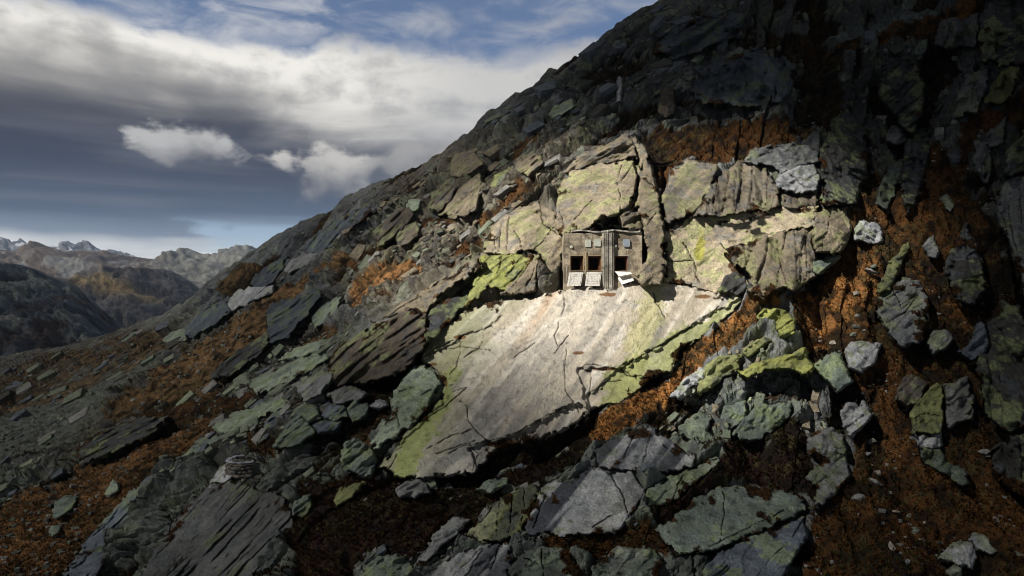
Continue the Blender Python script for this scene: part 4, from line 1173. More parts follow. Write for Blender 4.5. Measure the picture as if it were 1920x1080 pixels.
def slab_colour(px, py, P):
    """the pale slab: bare washed stone in the middle, lichen at its sides, rust and soot runs from the gun ports"""
    n = len(px)
    n1 = fbm(P, 0.18, 4, 501)
    n2 = fbm(P, 0.6, 4, 502)
    n3 = fbm(P, 2.0, 3, 503)
    F = frame((-0.50, 0.62, 0.62), 12.0)
    F2 = frame((0.52, 0.58, 0.62), 12.0)
    s = fbm(P @ F2, 0.55, 4, 510)
    s2 = fbm(P @ F2, 1.5, 3, 512)
    s3 = fbm(P @ frame((0.52, 0.58, 0.62), 20.0), 0.9, 3, 514)
    c = np.tile(np.array((0.50, 0.455, 0.375)), (n, 1)) * (1 + 0.16 * n1 + 0.20 * n2 + 0.22 * s2)[:, None]
    c = mixc(c, np.array((0.70, 0.67, 0.61)), sstep(0.0, 0.25, s3 + 0.3 * n2) * 0.85)
    c = mixc(c, np.array((0.20, 0.198, 0.195)), sstep(0.02, 0.24, -s + 0.3 * n2) * 0.75)
    # lower, older part: cooler grey stone
    low = sstep(700, 860, py + 0.25 * (960 - px) + 25 * n1)
    c = mixc(c, np.array((0.27, 0.285, 0.275)) * (1 + 0.25 * n2)[:, None], low * 0.5)
    # lichen on the left and along the right rim
    lf = sstep(1010, 850, px + (py - 600) * 0.55 + 70 * n1 + 40 * n2)
    c = mixc(c, np.array((0.33, 0.345, 0.20)) * (1 + 0.3 * n2)[:, None], lf * 0.75)
    lf = sstep(0.18, 0.50, lf + 0.45 * n3 + 0.35 * n2)
    band = np.exp(-((px + (py - 640) * 0.55 - 885 + 25 * n1) / 26.0) ** 2) * sstep(640, 740, py)
    c = mixc(c, np.array((0.34, 0.40, 0.14)), sstep(0.35, 0.62, band + 0.45 * n3 + 0.3 * n2) * 0.8)
    rt = np.exp(-((px + (py - 600) * 0.35 - 1212 + 20 * n1) / 30.0) ** 2)
    c = mixc(c, np.array((0.46, 0.45, 0.20)), sstep(0.35, 0.68, rt + 0.45 * n3 + 0.3 * n2) * 0.6)
    rim = sstep(-40, 30, (px - 1150) * 0.55 + (py - 690) + 12 * n2) * sstep(1080, 1180, px)
    c = mixc(c, np.array((0.30, 0.34, 0.13)) * (1 + 0.3 * n3)[:, None], sstep(0.4, 0.65, rim + 0.4 * n3 + 0.3 * n2) * 0.75)
    # warm rust wash under the left gun port
    ws = np.exp(-((px + (py - 545) * 0.62 - 1042 + 8 * n1) / 12.0) ** 2) * sstep(700, 560, py)
    c = mixc(c, np.array((0.46, 0.27, 0.13)), np.clip(ws * (0.7 + 0.5 * s), 0, 0.75))
    wm = np.exp(-((px + (py - 545) * 0.6 - 1110) / 70.0) ** 2) * sstep(860, 600, py)
    c = mixc(c, np.array((0.68, 0.63, 0.55)), np.clip(wm * (0.75 + 0.5 * s), 0, 0.75))
    # dark wet runs low on the slab
    run = sstep(0.0, 0.22, s) * sstep(690, 790, py + 0.1 * (px - 960)) * sstep(850, 930, px) * sstep(1100, 1020, px)
    c = mixc(c, np.array((0.11, 0.12, 0.14)), run * 0.75)
    g2 = np.exp(-((px + (py - 620) * 0.45 - 1236) / 8.0) ** 2) * sstep(590, 620, py) * sstep(680, 640, py)
    c = mixc(c, np.array((0.20, 0.20, 0.21)), g2 * 0.75)
    c *= (1 - 0.30 * sstep(0.30, 0.55, n3 + 0.4 * n2))[:, None]
    # rust coloured turf sitting in pockets
    for (x, y, ax, ay) in ((830, 716, 9, 13), (1140, 552, 16, 4), (1318, 556, 14, 4), (862, 632, 12, 4), (812, 683, 7, 3), (1085, 662, 10, 3), (1130, 692, 22, 3)):
        d = ((px - x) / ax) ** 2 + ((py - y) / ay) ** 2 + 0.8 * n3
        c = mixc(c, RUST * 0.7, sstep(1.3, 0.8, d) * 0.9)
    return c


for i, o in enumerate(OUT):
    build_outcrop(o, 700 + i * 13)


# ------------------------------------------------------------------ ground lookup
def ground_at(px, py):
    nr, nc = T['shape']
    c = int(round((px + 190) / 2500 * (nc - 1)))
    c = min(max(c, 0), nc - 1)
    ridge = np.interp(-190 + 2500 * c / (nc - 1), _rx, _ry)
    r = int(round((py - ridge) / (1165.0 - ridge) * (nr - 1)))
    r = min(max(r, 0), nr - 1)
    i = r * nc + c
    return T['P'][i], T['N'][i]


# ------------------------------------------------------------------ the concrete fort
def box_mesh(name, x0, x1, y0, y1, z0, z1, mat, bev=0.0):
    V = np.array([(x, y, z) for x in (x0, x1) for y in (y0, y1) for z in (z0, z1)], float)
    F = np.array([(0, 1, 3, 2), (4, 6, 7, 5), (0, 4, 5, 1), (2, 3, 7, 6), (0, 2, 6, 4), (1, 5, 7, 3)])
    return mesh_np(name, V, F, mat, smooth=False)


def wall_with_openings(name, x0, x1, z0, z1, holes, y_front, y_back, reveal, mat, ragged=0.0, seed=1):
    """a concrete front with real rectangular openings; its surface is lightly uneven"""
    step = 0.16
    xs = sorted(set([round(v, 4) for v in np.arange(x0, x1, step)] + [x1] + [v for h in holes for v in h[:2]]))
    zs = sorted(set([round(v, 4) for v in np.arange(z0, z1, step)] + [z1] + [v for h in holes for v in h[2:]]))
    vid, V, F = {}, [], []

    def v(x, y, z):
        key = (round(x, 4), round(y, 4), round(z, 4))
        if key not in vid:
            vid[key] = len(V)
            V.append((x, y, z))
        return vid[key]

    def inside(x, z):
        return any(h[0] < x < h[1] and h[2] < z < h[3] for h in holes)
    for xa, xb in zip(xs[:-1], xs[1:]):
        for za, zb in zip(zs[:-1], zs[1:]):
            if not inside((xa + xb) / 2, (za + zb) / 2):
                F.append((v(xa, y_front, za), v(xb, y_front, za), v(xb, y_front, zb), v(xa, y_front, zb)))
    for h in holes:
        a, b, c, d = h
        for p, q in (((a, c), (b, c)), ((b, c), (b, d)), ((b, d), (a, d)), ((a, d), (a, c))):
            F.append((v(p[0], y_front, p[1]), v(p[0], y_front + reveal, p[1]), v(q[0], y_front + reveal, q[1]), v(q[0], y_front, q[1])))
    for p, q in (((x0, z0), (x1, z0)), ((x1, z0), (x1, z1)), ((x1, z1), (x0, z1)), ((x0, z1), (x0, z0))):
        F.append((v(p[0], y_front, p[1]), v(p[0], y_back, p[1]), v(q[0], y_back, q[1]), v(q[0], y_front, q[1])))
    V = np.array(V, float)
    W = V * 1.0
    fr = np.abs(V[:, 1] - y_front) < 1e-4
    nz = fbm(V, 0.9, 4, seed)
    bd = _hash(np.floor(V[:, 2] / 0.32).astype(np.int32), np.zeros(len(V), np.int32), np.zeros(len(V), np.int32), seed)
    W[fr, 1] += 0.05 * nz[fr] + 0.022 * bd[fr]
    return mesh_np(name, W, np.array(F), mat, smooth=False)


def concrete_material(name, base, dark, light):
    m, g = material(name)
    geo = g.n('ShaderNodeNewGeometry')
    pos = geo.outputs['Position']
    sep = g.n('ShaderNodeSeparateXYZ')
    g.put(sep.inputs[0], pos)
    n1 = g.noise(pos, 0.9, 8, 0.66, 0.5)
    n2 = g.noise(pos, 5.0, 7, 0.65)
    mp = g.n('ShaderNodeMapping')
    g.put(mp.inputs[0], pos)
    mp.inputs['Scale'].default_value = (3.0, 3.0, 0.14)
    s = g.noise(mp.outputs[0], 1.5, 6, 0.7)
    mp2 = g.n('ShaderNodeMapping')
    g.put(mp2.inputs[0], pos)
    mp2.inputs['Scale'].default_value = (0.25, 0.25, 3.3)
    brd = g.noise(mp2.outputs[0], 1.0, 4, 0.6)
    c = g.mix(g.step(n1, 0.34, 0.66), tuple(v * 0.72 for v in base), tuple(v * 1.25 for v in base))
    c = g.mix(g.step(brd, 0.40, 0.70, 0.0, 0.22), c, dark)
    big = g.noise(pos, 0.55, 5, 0.6, 0.8)
    c = g.mix(g.step(big, 0.46, 0.60, 0.0, 0.75), c, dark)
    c = g.mix(g.step(s, 0.55, 0.70, 0.0, 0.8), c, dark)
    c = g.mix(g.step(s, 0.42, 0.30, 0.0, 0.65), c, light)
    c = g.mix(g.step(n2, 0.54, 0.68, 0.0, 0.6), c, dark)
    saw = g.m('FRACT', g.m('MULTIPLY', sep.outputs[2], 3.1))
    line = g.step(saw, 0.0, 0.12)
    finish(g, c, 0.92, g.m('ADD', g.m('MULTIPLY', line, 0.25), g.m('ADD', n1, n2)), 0.05, 0.9)
    return m


def build_fort():
    Yf = 79.5
    k = Yf / 1280.0
    X0, Z0 = (1127 - 960) * k, (540 - 540) * k
    fort = bpy.data.objects.new("concrete_fort", None)
    link(fort)
    fort.location = (X0, Yf, Z0)
    tag(fort, "weathered concrete fort with three gun openings set into the rock above the pale slab", "fort")

    def lx(px):
        return (px - 1127) * k

    def lz(py):
        return (540 - py) * k

    M_con = concrete_material("board_marked_concrete", (0.33, 0.285, 0.215), (0.085, 0.070, 0.052), (0.48, 0.44, 0.37))
    M_pil = concrete_material("leached_concrete", (0.34, 0.32, 0.28), (0.10, 0.095, 0.085), (0.72, 0.70, 0.66))
    M_wood = plain("bleached_planks", (0.47, 0.455, 0.43), 0.85, 0.25, 6.0, 0.02, (0.24, 0.225, 0.20))
    M_white = plain("white_painted_boards", (0.62, 0.62, 0.60), 0.7, 0.15, 5.0, 0.01)
    M_rust = plain("rusty_steel", (0.11, 0.045, 0.020), 0.9, 0.45, 5.0, 0.02, (0.06, 0.025, 0.012))
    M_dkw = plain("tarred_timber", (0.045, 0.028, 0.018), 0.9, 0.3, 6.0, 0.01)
    M_pl1 = plain("pale_painted_steel_plate", (0.40, 0.42, 0.375), 0.6, 0.12, 4.0, 0.01, (0.25, 0.25, 0.21))
    M_pl2 = plain("blue_grey_steel_plate", (0.235, 0.28, 0.33), 0.5, 0.12, 4.0, 0.01)
    M_post = plain("weathered_post_wood", (0.33, 0.25, 0.15), 0.9, 0.25, 6.0, 0.02)

    def part(name, me, parent=fort, label=None):
        o = link(bpy.data.objects.new(name, me), parent)
        if label:
            o["label"] = label
        return o
    openings = [(1068.5, 1094.5, 479, 508.5), (1101.5, 1128.0, 479, 508.5), (1151.5, 1178.5, 479, 508.5)]
    H = [(lx(a), lx(b), lz(d), lz(c)) for a, b, c, d in openings]
    part("front_wall", wall_with_openings("front_wall", lx(1057), lx(1129), lz(545), lz(437), H[:2], 0.0, 4.0, 0.45, M_con, seed=3))
    part("front_wall", wall_with_openings("front_wall_right", lx(1149.5), lx(1204), lz(545), lz(435.5), H[2:], 0.05, 4.0, 0.45, M_con, seed=8))
    pil = part("pillar", wall_with_openings("pillar", lx(1129.05), lx(1149.45), lz(546), lz(433.5), [], -0.38, 4.0, 0, M_pil, seed=12), label="grey concrete pillar with white leached streaks between the gun openings")
    for xa, w_ in ((1131.2, 1.1), (1134.5, 1.6), (1138.2, 1.0), (1145.8, 0.9)):
        part("rib", box_mesh("rib", lx(xa), lx(xa + w_), -0.46, -0.372, lz(540), lz(434.5), M_pil), pil)
    # roof slab edge with a broken lip
    V, F = [], []
    n = 60
    xs = np.linspace(lx(1072), lx(1200), n)
    for i, x in enumerate(xs):
        wob = 0.05 * math.sin(i * 0.5) + 0.04 * random.Random(i // 5).uniform(-1, 1)
        z = lz(435.0) + 0.10 * math.sin(i * 0.21)
        y = -0.50 if lx(1127) < x < lx(1151) else -0.16
        for dy, dz in ((y + wob, 0.0), (y + wob, 0.17 + 0.5 * abs(wob)), (2.2, 0.26), (2.2, 0.0)):
            V.append((x, dy, z + dz))
    for i in range(n - 1):
        for j in range(4):
            a, b = i * 4 + j, i * 4 + (j + 1) % 4
            F.append((a, b, b + 4, a + 4))
    F.append((3, 2, 1, 0))
    F.append(((n - 1) * 4, (n - 1) * 4 + 1, (n - 1) * 4 + 2, (n - 1) * 4 + 3))
    part("roof_lip", mesh_np("roof_lip", np.array(V), np.array(F), M_pil, smooth=False))
    # embrasures: stepped frames that narrow inwards, dark chamber behind
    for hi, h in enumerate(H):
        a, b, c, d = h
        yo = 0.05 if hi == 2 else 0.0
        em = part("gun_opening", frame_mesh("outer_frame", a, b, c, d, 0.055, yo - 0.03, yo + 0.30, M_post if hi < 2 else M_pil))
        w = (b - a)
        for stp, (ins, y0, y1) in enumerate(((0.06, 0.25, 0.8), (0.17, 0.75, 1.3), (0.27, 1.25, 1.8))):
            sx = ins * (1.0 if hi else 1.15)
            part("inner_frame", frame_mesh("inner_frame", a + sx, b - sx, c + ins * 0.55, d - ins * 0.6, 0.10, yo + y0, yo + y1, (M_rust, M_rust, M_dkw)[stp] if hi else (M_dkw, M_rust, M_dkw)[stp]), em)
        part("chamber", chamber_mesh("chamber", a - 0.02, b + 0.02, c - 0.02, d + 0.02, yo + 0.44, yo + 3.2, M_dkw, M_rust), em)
    # fold-down shutters of planks
    shut = [((1067, 511), (1093, 510.5), (1087.5, 536), (1062, 537), M_wood), ((1100, 510), (1127.5, 510), (1122.5, 536.5), (1095, 536.5), M_wood)]
    for q0, q1, q2, q3, mt in shut:
        sh = bpy.data.objects.new("shutter", None)
        link(sh, fort)
        for sa in (0.06, 0.86):
            part("batten", batten_mesh("batten", q0, q1, q2, q3, lx, lz, M_wood, sa), sh)
        for i in range(6):
            part("plank", plank_mesh("plank", q0, q1, q2, q3, i / 6.0, (i + 0.93) / 6.0, lx, lz, mt, i), sh)
    sh = bpy.data.objects.new("shutter", None)
    link(sh, fort)
    sh["label"] = "broken right shutter, its lower half hanging askew"
    part("batten", batten_mesh("batten", (1151.5, 509.5), (1179.5, 510.5), (1176, 518), (1156, 519), lx, lz, M_wood, 0.5), sh)
    for q in (((1151.5, 509), (1180, 510), (1182, 513.5), (1157.5, 518.5)), ((1157, 521), (1181.8, 515.2), (1185.3, 526.5), (1162.5, 534))):
        for i in range(3):
            part("plank", plank_mesh("plank", *q, i / 3.0, (i + 0.94) / 3.0, lx, lz, M_white, i + 3, 0.35), sh)
    # timber post between the left pair of openings, plates and round bosses
    part("post", box_mesh("post", lx(1097.0), lx(1099.4), -0.13, -0.06, lz(509), lz(471), M_post))
    for (xa, xb, ya, yb, mt, lab) in ((1096.7, 1108.0, 449.2, 463.0, M_pl1, "left pale square steel plate"), (1113.7, 1126.3, 448.7, 462.0, M_pl1, "middle pale square steel plate"), (1168.3, 1180.8, 448.7, 462.5, M_pl2, "blue grey square steel plate")):
        p = part("steel_plate", plate_mesh("steel_plate", lx(xa), lx(xb), lz(yb), lz(ya), mt), label=lab)
    for (x, y, r) in ((1071.5, 463.5, 3.0), (1153.7, 461.6, 3.1)):
        part("round_boss", disc_mesh("round_boss", lx(x), lz(y), r * k, M_pl1))
    return fort


def frame_mesh(name, a, b, c, d, w, y0, y1, mat):
    outer = [(a, c), (b, c), (b, d), (a, d)]
    inner = [(a + w, c + w), (b - w, c + w), (b - w, d - w), (a + w, d - w)]
    V = [(x, y0, z) for x, z in outer] + [(x, y0, z) for x, z in inner] + [(x, y1, z) for x, z in outer] + [(x, y1, z) for x, z in inner]
    F = []
    for i in range(4):
        j = (i + 1) % 4
        F += [(i, j, 4 + j, 4 + i), (4 + i, 4 + j, 12 + j, 12 + i), (8 + j, 8 + i, 12 + i, 12 + j), (j, i, 8 + i, 8 + j)]
    return mesh_np(name, np.array(V, float), np.array(F), mat, smooth=False)


def chamber_mesh(name, a, b, c, d, y0, y1, mat, mat2):
    V = [(a, y0, c), (b, y0, c), (b, y0, d), (a, y0, d), (a - .3, y1, c + .25), (b + .3, y1, c + .25), (b + .3, y1, d), (a - .3, y1, d)]
    F = [(0, 1, 5, 4), (1, 2, 6, 5), (2, 3, 7, 6), (3, 0, 4, 7), (4, 5, 6, 7)]
    me = mesh_np(name, np.array(V, float), np.array(F), mat, smooth=False)
    me.materials.append(mat2)
    me.polygons[0].material_index = 1
    return me


def shutter_point(q0, q1, q2, q3, s, t, lx, lz, lift=0.0):
    """s across, t from hinge to the free edge, which swings out from the wall"""
    top = np.array(q0) * (1 - s) + np.array(q1) * s
    bot = np.array(q3) * (1 - s) + np.array(q2) * s
    p = top * (1 - t) + bot * t
    return (lx(p[0]), -0.10 - 0.75 * t - lift, lz(p[1]))


def plank_mesh(name, q0, q1, q2, q3, t0, t1, lx, lz, mat, i, swing=0.0):
    rnd = random.Random(i * 7 + int(q0[0]))
    V = []
    for lift in (0.0, 0.05):
        for s, t in ((0, t0), (1, t0), (1, t1), (0, t1)):
            x, y, z = shutter_point(q0, q1, q2, q3, s, t, lx, lz, lift + swing)
            V.append((x + rnd.uniform(-.012, .012), y + rnd.uniform(-.012, .012), z + rnd.uniform(-.008, .008)))
    F = [(0, 1, 2, 3), (7, 6, 5, 4), (0, 4, 5, 1), (1, 5, 6, 2), (2, 6, 7, 3), (3, 7, 4, 0)]
    return mesh_np(name, np.array(V), np.array(F), mat, smooth=False)


def batten_mesh(name, q0, q1, q2, q3, lx, lz, mat, s_at):
    V, F = [], []
    for s0, s1 in ((s_at, s_at + 0.07),):
        n = len(V)
        for lift in (0.055, 0.09):
            for s, t in ((s0, 0), (s1, 0), (s1, 1), (s0, 1)):
                V.append(shutter_point(q0, q1, q2, q3, s, t, lx, lz, lift))
        F += [tuple(n + k for k in f) for f in ((0, 1, 2, 3), (7, 6, 5, 4), (0, 4, 5, 1), (1, 5, 6, 2), (2, 6, 7, 3), (3, 7, 4, 0))]
    return mesh_np(name, np.array(V), np.array(F), mat, smooth=False)


def plate_mesh(name, a, b, c, d, mat):
    """square plate with cut corners"""
    e = 0.06
    ring = [(a + e, c), (b - e, c), (b, c + e), (b, d - e), (b - e, d), (a + e, d), (a, d - e), (a, c + e)]
    V = [(x, -0.11, z) for x, z in ring] + [(x, 0.03, z) for x, z in ring]
    me = bpy.data.meshes.new(name)
    F = [tuple(range(8))[::-1]] + [(i, (i + 1) % 8, 8 + (i + 1) % 8, 8 + i) for i in range(8)]
    me.from_pydata(V, [], F)
    me.materials.append(mat)
    return me


def disc_mesh(name, cx, cz, r, mat):
    V, F = [(cx, -0.20, cz)], []
    n = 14
    for rr, y in ((r * 0.7, -0.18), (r, -0.08), (r, 0.04)):
        for i in range(n):
            a = 2 * math.pi * i / n
            V.append((cx + rr * math.cos(a), y, cz + rr * math.sin(a)))
    for i in range(n):
        j = (i + 1) % n
        F.append((0, 1 + i, 1 + j))
        for k in (0, 1):
            F.append((1 + k * n + i, 1 + (k + 1) * n + i, 1 + (k + 1) * n + j, 1 + k * n + j))
    me = bpy.data.meshes.new(name)
    me.from_pydata(V, [], F)
    me.materials.append(mat)
    return me


build_fort()


# ------------------------------------------------------------------ loose stones
def stone_shape(name, seed, sub=2, squash=0.75, col=(0.3, 0.3, 0.3)):
    rnd = np.random.RandomState(seed)
    # icosphere
    t = (1 + 5 ** 0.5) / 2
    V = [(-1, t, 0), (1, t, 0), (-1, -t, 0), (1, -t, 0), (0, -1, t), (0, 1, t), (0, -1, -t), (0, 1, -t), (t, 0, -1), (t, 0, 1), (-t, 0, -1), (-t, 0, 1)]
    F = [(0, 11, 5), (0, 5, 1), (0, 1, 7), (0, 7, 10), (0, 10, 11), (1, 5, 9), (5, 11, 4), (11, 10, 2), (10, 7, 6), (7, 1, 8),
         (3, 9, 4), (3, 4, 2), (3, 2, 6), (3, 6, 8), (3, 8, 9), (4, 9, 5), (2, 4, 11), (6, 2, 10), (8, 6, 7), (9, 8, 1)]
    V = [np.array(v) / np.linalg.norm(v) for v in V]
    for _ in range(sub):
        cache, G = {}, []

        def mid(a, b):
            k = (min(a, b), max(a, b))
            if k not in cache:
                m = V[a] + V[b]
                V.append(m / np.linalg.norm(m))
                cache[k] = len(V) - 1
            return cache[k]
        for a, b, c in F:
            ab, bc, ca = mid(a, b), mid(b, c), mid(c, a)
            G += [(a, ab, ca), (b, bc, ab), (c, ca, bc), (ab, bc, ca)]
        F = G
    V = np.array(V)
    # cut by random planes: broken, flat sided stone
    for _ in range(11):
        n = rnd.normal(size=3)
        n /= np.linalg.norm(n)
        d = rnd.uniform(0.52, 0.86)
        k = V @ n
        V = V - np.maximum(k - d, 0)[:, None] * n
    V = V * (1 + 0.04 * rnd.normal(size=(len(V), 1)))
    V[:, 2] *= squash
    V /= np.abs(V).max()
    c = np.tile(np.array(col), (len(V), 1)) * (1 + 0.2 * rnd.normal(size=(len(V), 1)))
    return V, np.array(F), np.clip(c, 0.03, 0.6)


STONES = [stone_shape("stone", 40 + i, 2, 0.55 + 0.1 * (i % 4), ((0.34, 0.34, 0.35), (0.27, 0.28, 0.28), (0.38, 0.36, 0.32), (0.24, 0.27, 0.22))[i % 4]) for i in range(8)]
STONE_ME = [mesh_np("stone", v, f, M_ROCK, c, smooth=False) for v, f, c in STONES]


def put_stone(px, py, w, h, label, group=None, rot=None, tmpl=None, name="stone", cat="stone"):
    rnd = random.Random(int(px * 31 + py))
    p, nrm = ground_at(px, py)
    k = p[1] / 1280.0
    sx, sz = w * k * 0.5, h * k * 0.5
    o = link(bpy.data.objects.new(name, STONE_ME[rnd.randrange(8) if tmpl is None else tmpl]))
    o.scale = (sx * 1.15, (sx + sz) * 0.55, sz * 1.25)
    o.rotation_euler = (rnd.uniform(-.4, .4), rnd.uniform(-.3, .3) if rot is None else rot, rnd.uniform(-.6, .6))
    o.location = (p[0], p[1] - (sx + sz) * 0.30, p[2] + sz * 0.15)
    return tag(o, label, cat, group)


LANDMARKS = [(1127, 485, "the fort"), (1220, 400, "the tall rock pillar"), (460, 855, "the stone parapet"), (545, 595, "the black cubic crag"), (700, 650, "the dark buttress"), (670, 858, "the pointed boulder"),
             (610, 586, "the grey green bluff"), (450, 665, "the black rock teeth"), (470, 557, "the light grey slab"), (385, 602, "the dark blue slab wall"), (254, 747, "the white flat stone"), (211, 915, "the light green boulder"),
             (122, 952, "the dark green flat boulder"), (222, 970, "the narrow rock spur"), (400, 1010, "the layered slab"), (555, 808, "the peaked dark boulder"), (640, 742, "the rubble heap top"), (712, 758, "the oval pale stone"),
             (870, 308, "the upright pale block"), (866, 368, "the rounded double block"), (826, 372, "the brown bulging block"), (990, 308, "the humped blocks"), (762, 438, "the tall brown block"), (1054, 205, "the sage green slab"),
             (1160, 170, "the white scarred post"), (1250, 190, "the rounded twin columns"), (1390, 150, "the dark cliff band"), (1305, 65, "the bluff under the skyline"), (1690, 175, "the dark bulging outcrop"), (1793, 62, "the small ribbed cliff"),
             (1818, 172, "the fluted pale rib"), (1680, 345, "the green mossy splinters"), (1460, 690, "the arched rock lip"), (1455, 605, "the yellow green stacked block"), (1430, 790, "the large blue green block"), (1555, 870, "the rounded grey buttress"),
             (1620, 668, "the egg shaped boulder"), (1564, 698, "the squared grey green block"), (1690, 590, "the tall rounded outcrop"), (1737, 770, "the yellow green tall boulder"), (1800, 1040, "the cream lump boulder"), (1631, 833, "the six sided pale stone"),
             (1645, 884, "the round light blue stone"), (1637, 904, "the long thin stone"), (1605, 939, "the blue grey six sided stone"), (1718, 987, "the upright pale blue stone"), (1660, 1046, "the tall narrow stone"), (1900, 1050, "the flat oval cream stone"),
             (835, 790, "the pale slab"), (775, 915, "the grey outcrop in black grass"), (655, 930, "the green tongue of rock"), (1100, 950, "the blue grey streaked slab"), (940, 965, "the yellow green ribbed slab"), (840, 1010, "the slender grey slab"),
             (720, 1070, "the green rock mound"), (565, 952, "the lichened rock in dark grass"), (1210, 850, "the green streaked slab"), (570, 658, "the pale green flat slab"), (565, 492, "the ribbed slab under the ridge"), (325, 632, "the green slab foot")]
USED = {}


def near_label(what, px, py):
    """name a loose stone by the landmark it lies nearest to"""
    best = []
    for x, y, nm in LANDMARKS:
        best.append((math.hypot(px - x, py - y), x, y, nm))
    best.sort()
    lab = ""
    for d, x, y, nm in best[:7]:
        dx, dy = px - x, py - y
        hor = "left of" if dx < 0 else "right of"
        ver = "above" if dy < 0 else "below"
        if abs(dx) > 2.2 * abs(dy):
            w = hor
        elif abs(dy) > 2.2 * abs(dx):
            w = ver
        else:
            w = ver + " and " + hor
        q = "close " if d < 38 else "" if d < 95 else "well "
        lab = "%s %s%s %s" % (what, q, w, nm)
        if lab not in USED:
            break
    USED[lab] = USED.get(lab, 0) + 1
    return lab


for (x, y, w, h) in ((1548, 617, 9, 8), (1572, 624, 18, 9), (1620, 619, 7, 6), (1547, 607, 7, 6), (1610, 585, 12, 10), (1540, 595, 5, 4),
                     (1640, 815, 16, 11), (1668, 924, 8, 7), (1683, 952, 14, 8), (1675, 963, 14, 7), (1711, 955, 14, 6), (1707, 975, 10, 7), (1675, 991, 9, 7),
                     (1733, 1007, 6, 9), (1715, 1022, 8, 7), (1772, 998, 9, 6), (1762, 1031, 9, 7), (1718, 1037, 9, 6), (1734, 1038, 8, 6), (1876, 966, 12, 6), (1680, 856, 8, 6),
                     (1690, 820, 6, 9), (1850, 855, 12, 7), (1640, 860, 6, 7), (1684, 868, 7, 5), (1866, 1000, 6, 4), (1788, 1010, 8, 5), (1636, 960, 6, 5), (1700, 1000, 7, 6), (1678, 1050, 8, 10), (1718, 1071, 7, 7), (1692, 1046, 6, 5)):
    put_stone(x, y, w, h, near_label("%s pale stone" % ("tiny" if w < 7.5 else "small"), x, y), "small stones in the right gully")
rs_ = random.Random(5)
ORD = "topmost second third fourth fifth sixth seventh eighth ninth tenth eleventh twelfth thirteenth fourteenth fifteenth sixteenth seventeenth eighteenth nineteenth twentieth".split()
for i in range(20):
    t_ = i / 19.0
    x = np.interp(t_, [0, 0.3, 0.6, 1.0], [1738, 1733, 1722, 1702]) + rs_.uniform(-5, 5)
    y = 285 + t_ * 112 + rs_.uniform(-1.5, 1.5)
    put_stone(float(x), y, rs_.uniform(6, 11), rs_.uniform(5, 8), "%s bluish stone, counted downwards, of the stone trickle in the upper right gully" % ORD[i], "stones of the gully trickle", tmpl=rs_.choice((0, 1, 4)))
for (x, y, w, h, lab, rot) in (
        (1603, 620, 16, 12, "white stone above the egg shaped boulder in the right gully", None),
        (1608, 606, 16, 10, "broken white stone pile top, just above the white stone in the right gully", None),
        (1608, 545, 12, 14, "white upright stone high in the gully right of the fluted buttress", None),
        (1631, 833, 18, 19, "six sided pale stone below the split blue boulder", None),
        (1645, 884, 15, 15, "round light blue stone in the lower right gully", None),
        (1637, 904, 34, 12, "long thin stone pointing down to the right in the lower gully", 0.55),
        (1605, 939, 24, 21, "blue grey six sided stone next to the rounded buttress", None),
        (1718, 987, 14, 18, "upright pale blue stone in the middle of the lower gully", None),
        (1660, 1046, 11, 24, "tall narrow stone standing near the bottom of the right gully", 0.0),
        (1686, 1067, 19, 16, "greenish pale stone at the bottom edge of the right gully", None),
        (1783, 1072, 30, 28, "pale green stone at the bottom edge below the cream lump boulder", None),
        (1900, 1050, 30, 13, "flat oval cream stone near the bottom right corner", 0.2),
        (1862, 1047, 18, 10, "dull brown stone behind the flat oval cream stone", None),
        (1915, 993, 20, 13, "pale stone at the right picture edge", None),
        (1838, 852, 22, 14, "grey mottled stone under the dark right wall", None),
        (254, 747, 24, 6, "white flat stone on the brink of the brown grass bank", 0.0),
        (1636, 500, 14, 8, "blue grey stone in grass below the pale grey boulder", None),
        (1630, 510, 26, 14, "flat bluish stone half sunk below the pale grey boulder", None),
        (1470, 168, 22, 6, "white flat stone on a ledge of the dark upper cliff", 0.0),
        (1785, 97, 24, 14, "light grey stone under the small ribbed cliff", None)):
    put_stone(x, y, w, h, lab, rot=rot)


def block_shape(seed):
    rnd = np.random.RandomState(seed)
    import bmesh
    bm = bmesh.new()
    for sx in (-1, 1):
        for sy in (-1, 1):
            for sz in (-1, 1):
                bm.verts.new((sx * rnd.uniform(0.62, 1.0), sy * rnd.uniform(0.55, 1.0), sz * rnd.uniform(0.6, 1.0)))
    for _ in range(6):
        v = rnd.uniform(-1, 1, 3)
        v[rnd.randint(3)] = rnd.choice((-1, 1)) * rnd.uniform(0.8, 1.02)
        bm.verts.new(v)
    bmesh.ops.convex_hull(bm, input=bm.verts)
    bm.verts.ensure_lookup_table()
    loose = [v for v in bm.verts if not v.link_faces]
    bmesh.ops.delete(bm, geom=loose, context='VERTS')
    bmesh.ops.triangulate(bm, faces=bm.faces)
    bm.verts.index_update()
    V = np.array([v.co[:] for v in bm.verts])
    F = np.array([[v.index for v in f.verts] for f in bm.faces])
    bm.free()
    return V, F


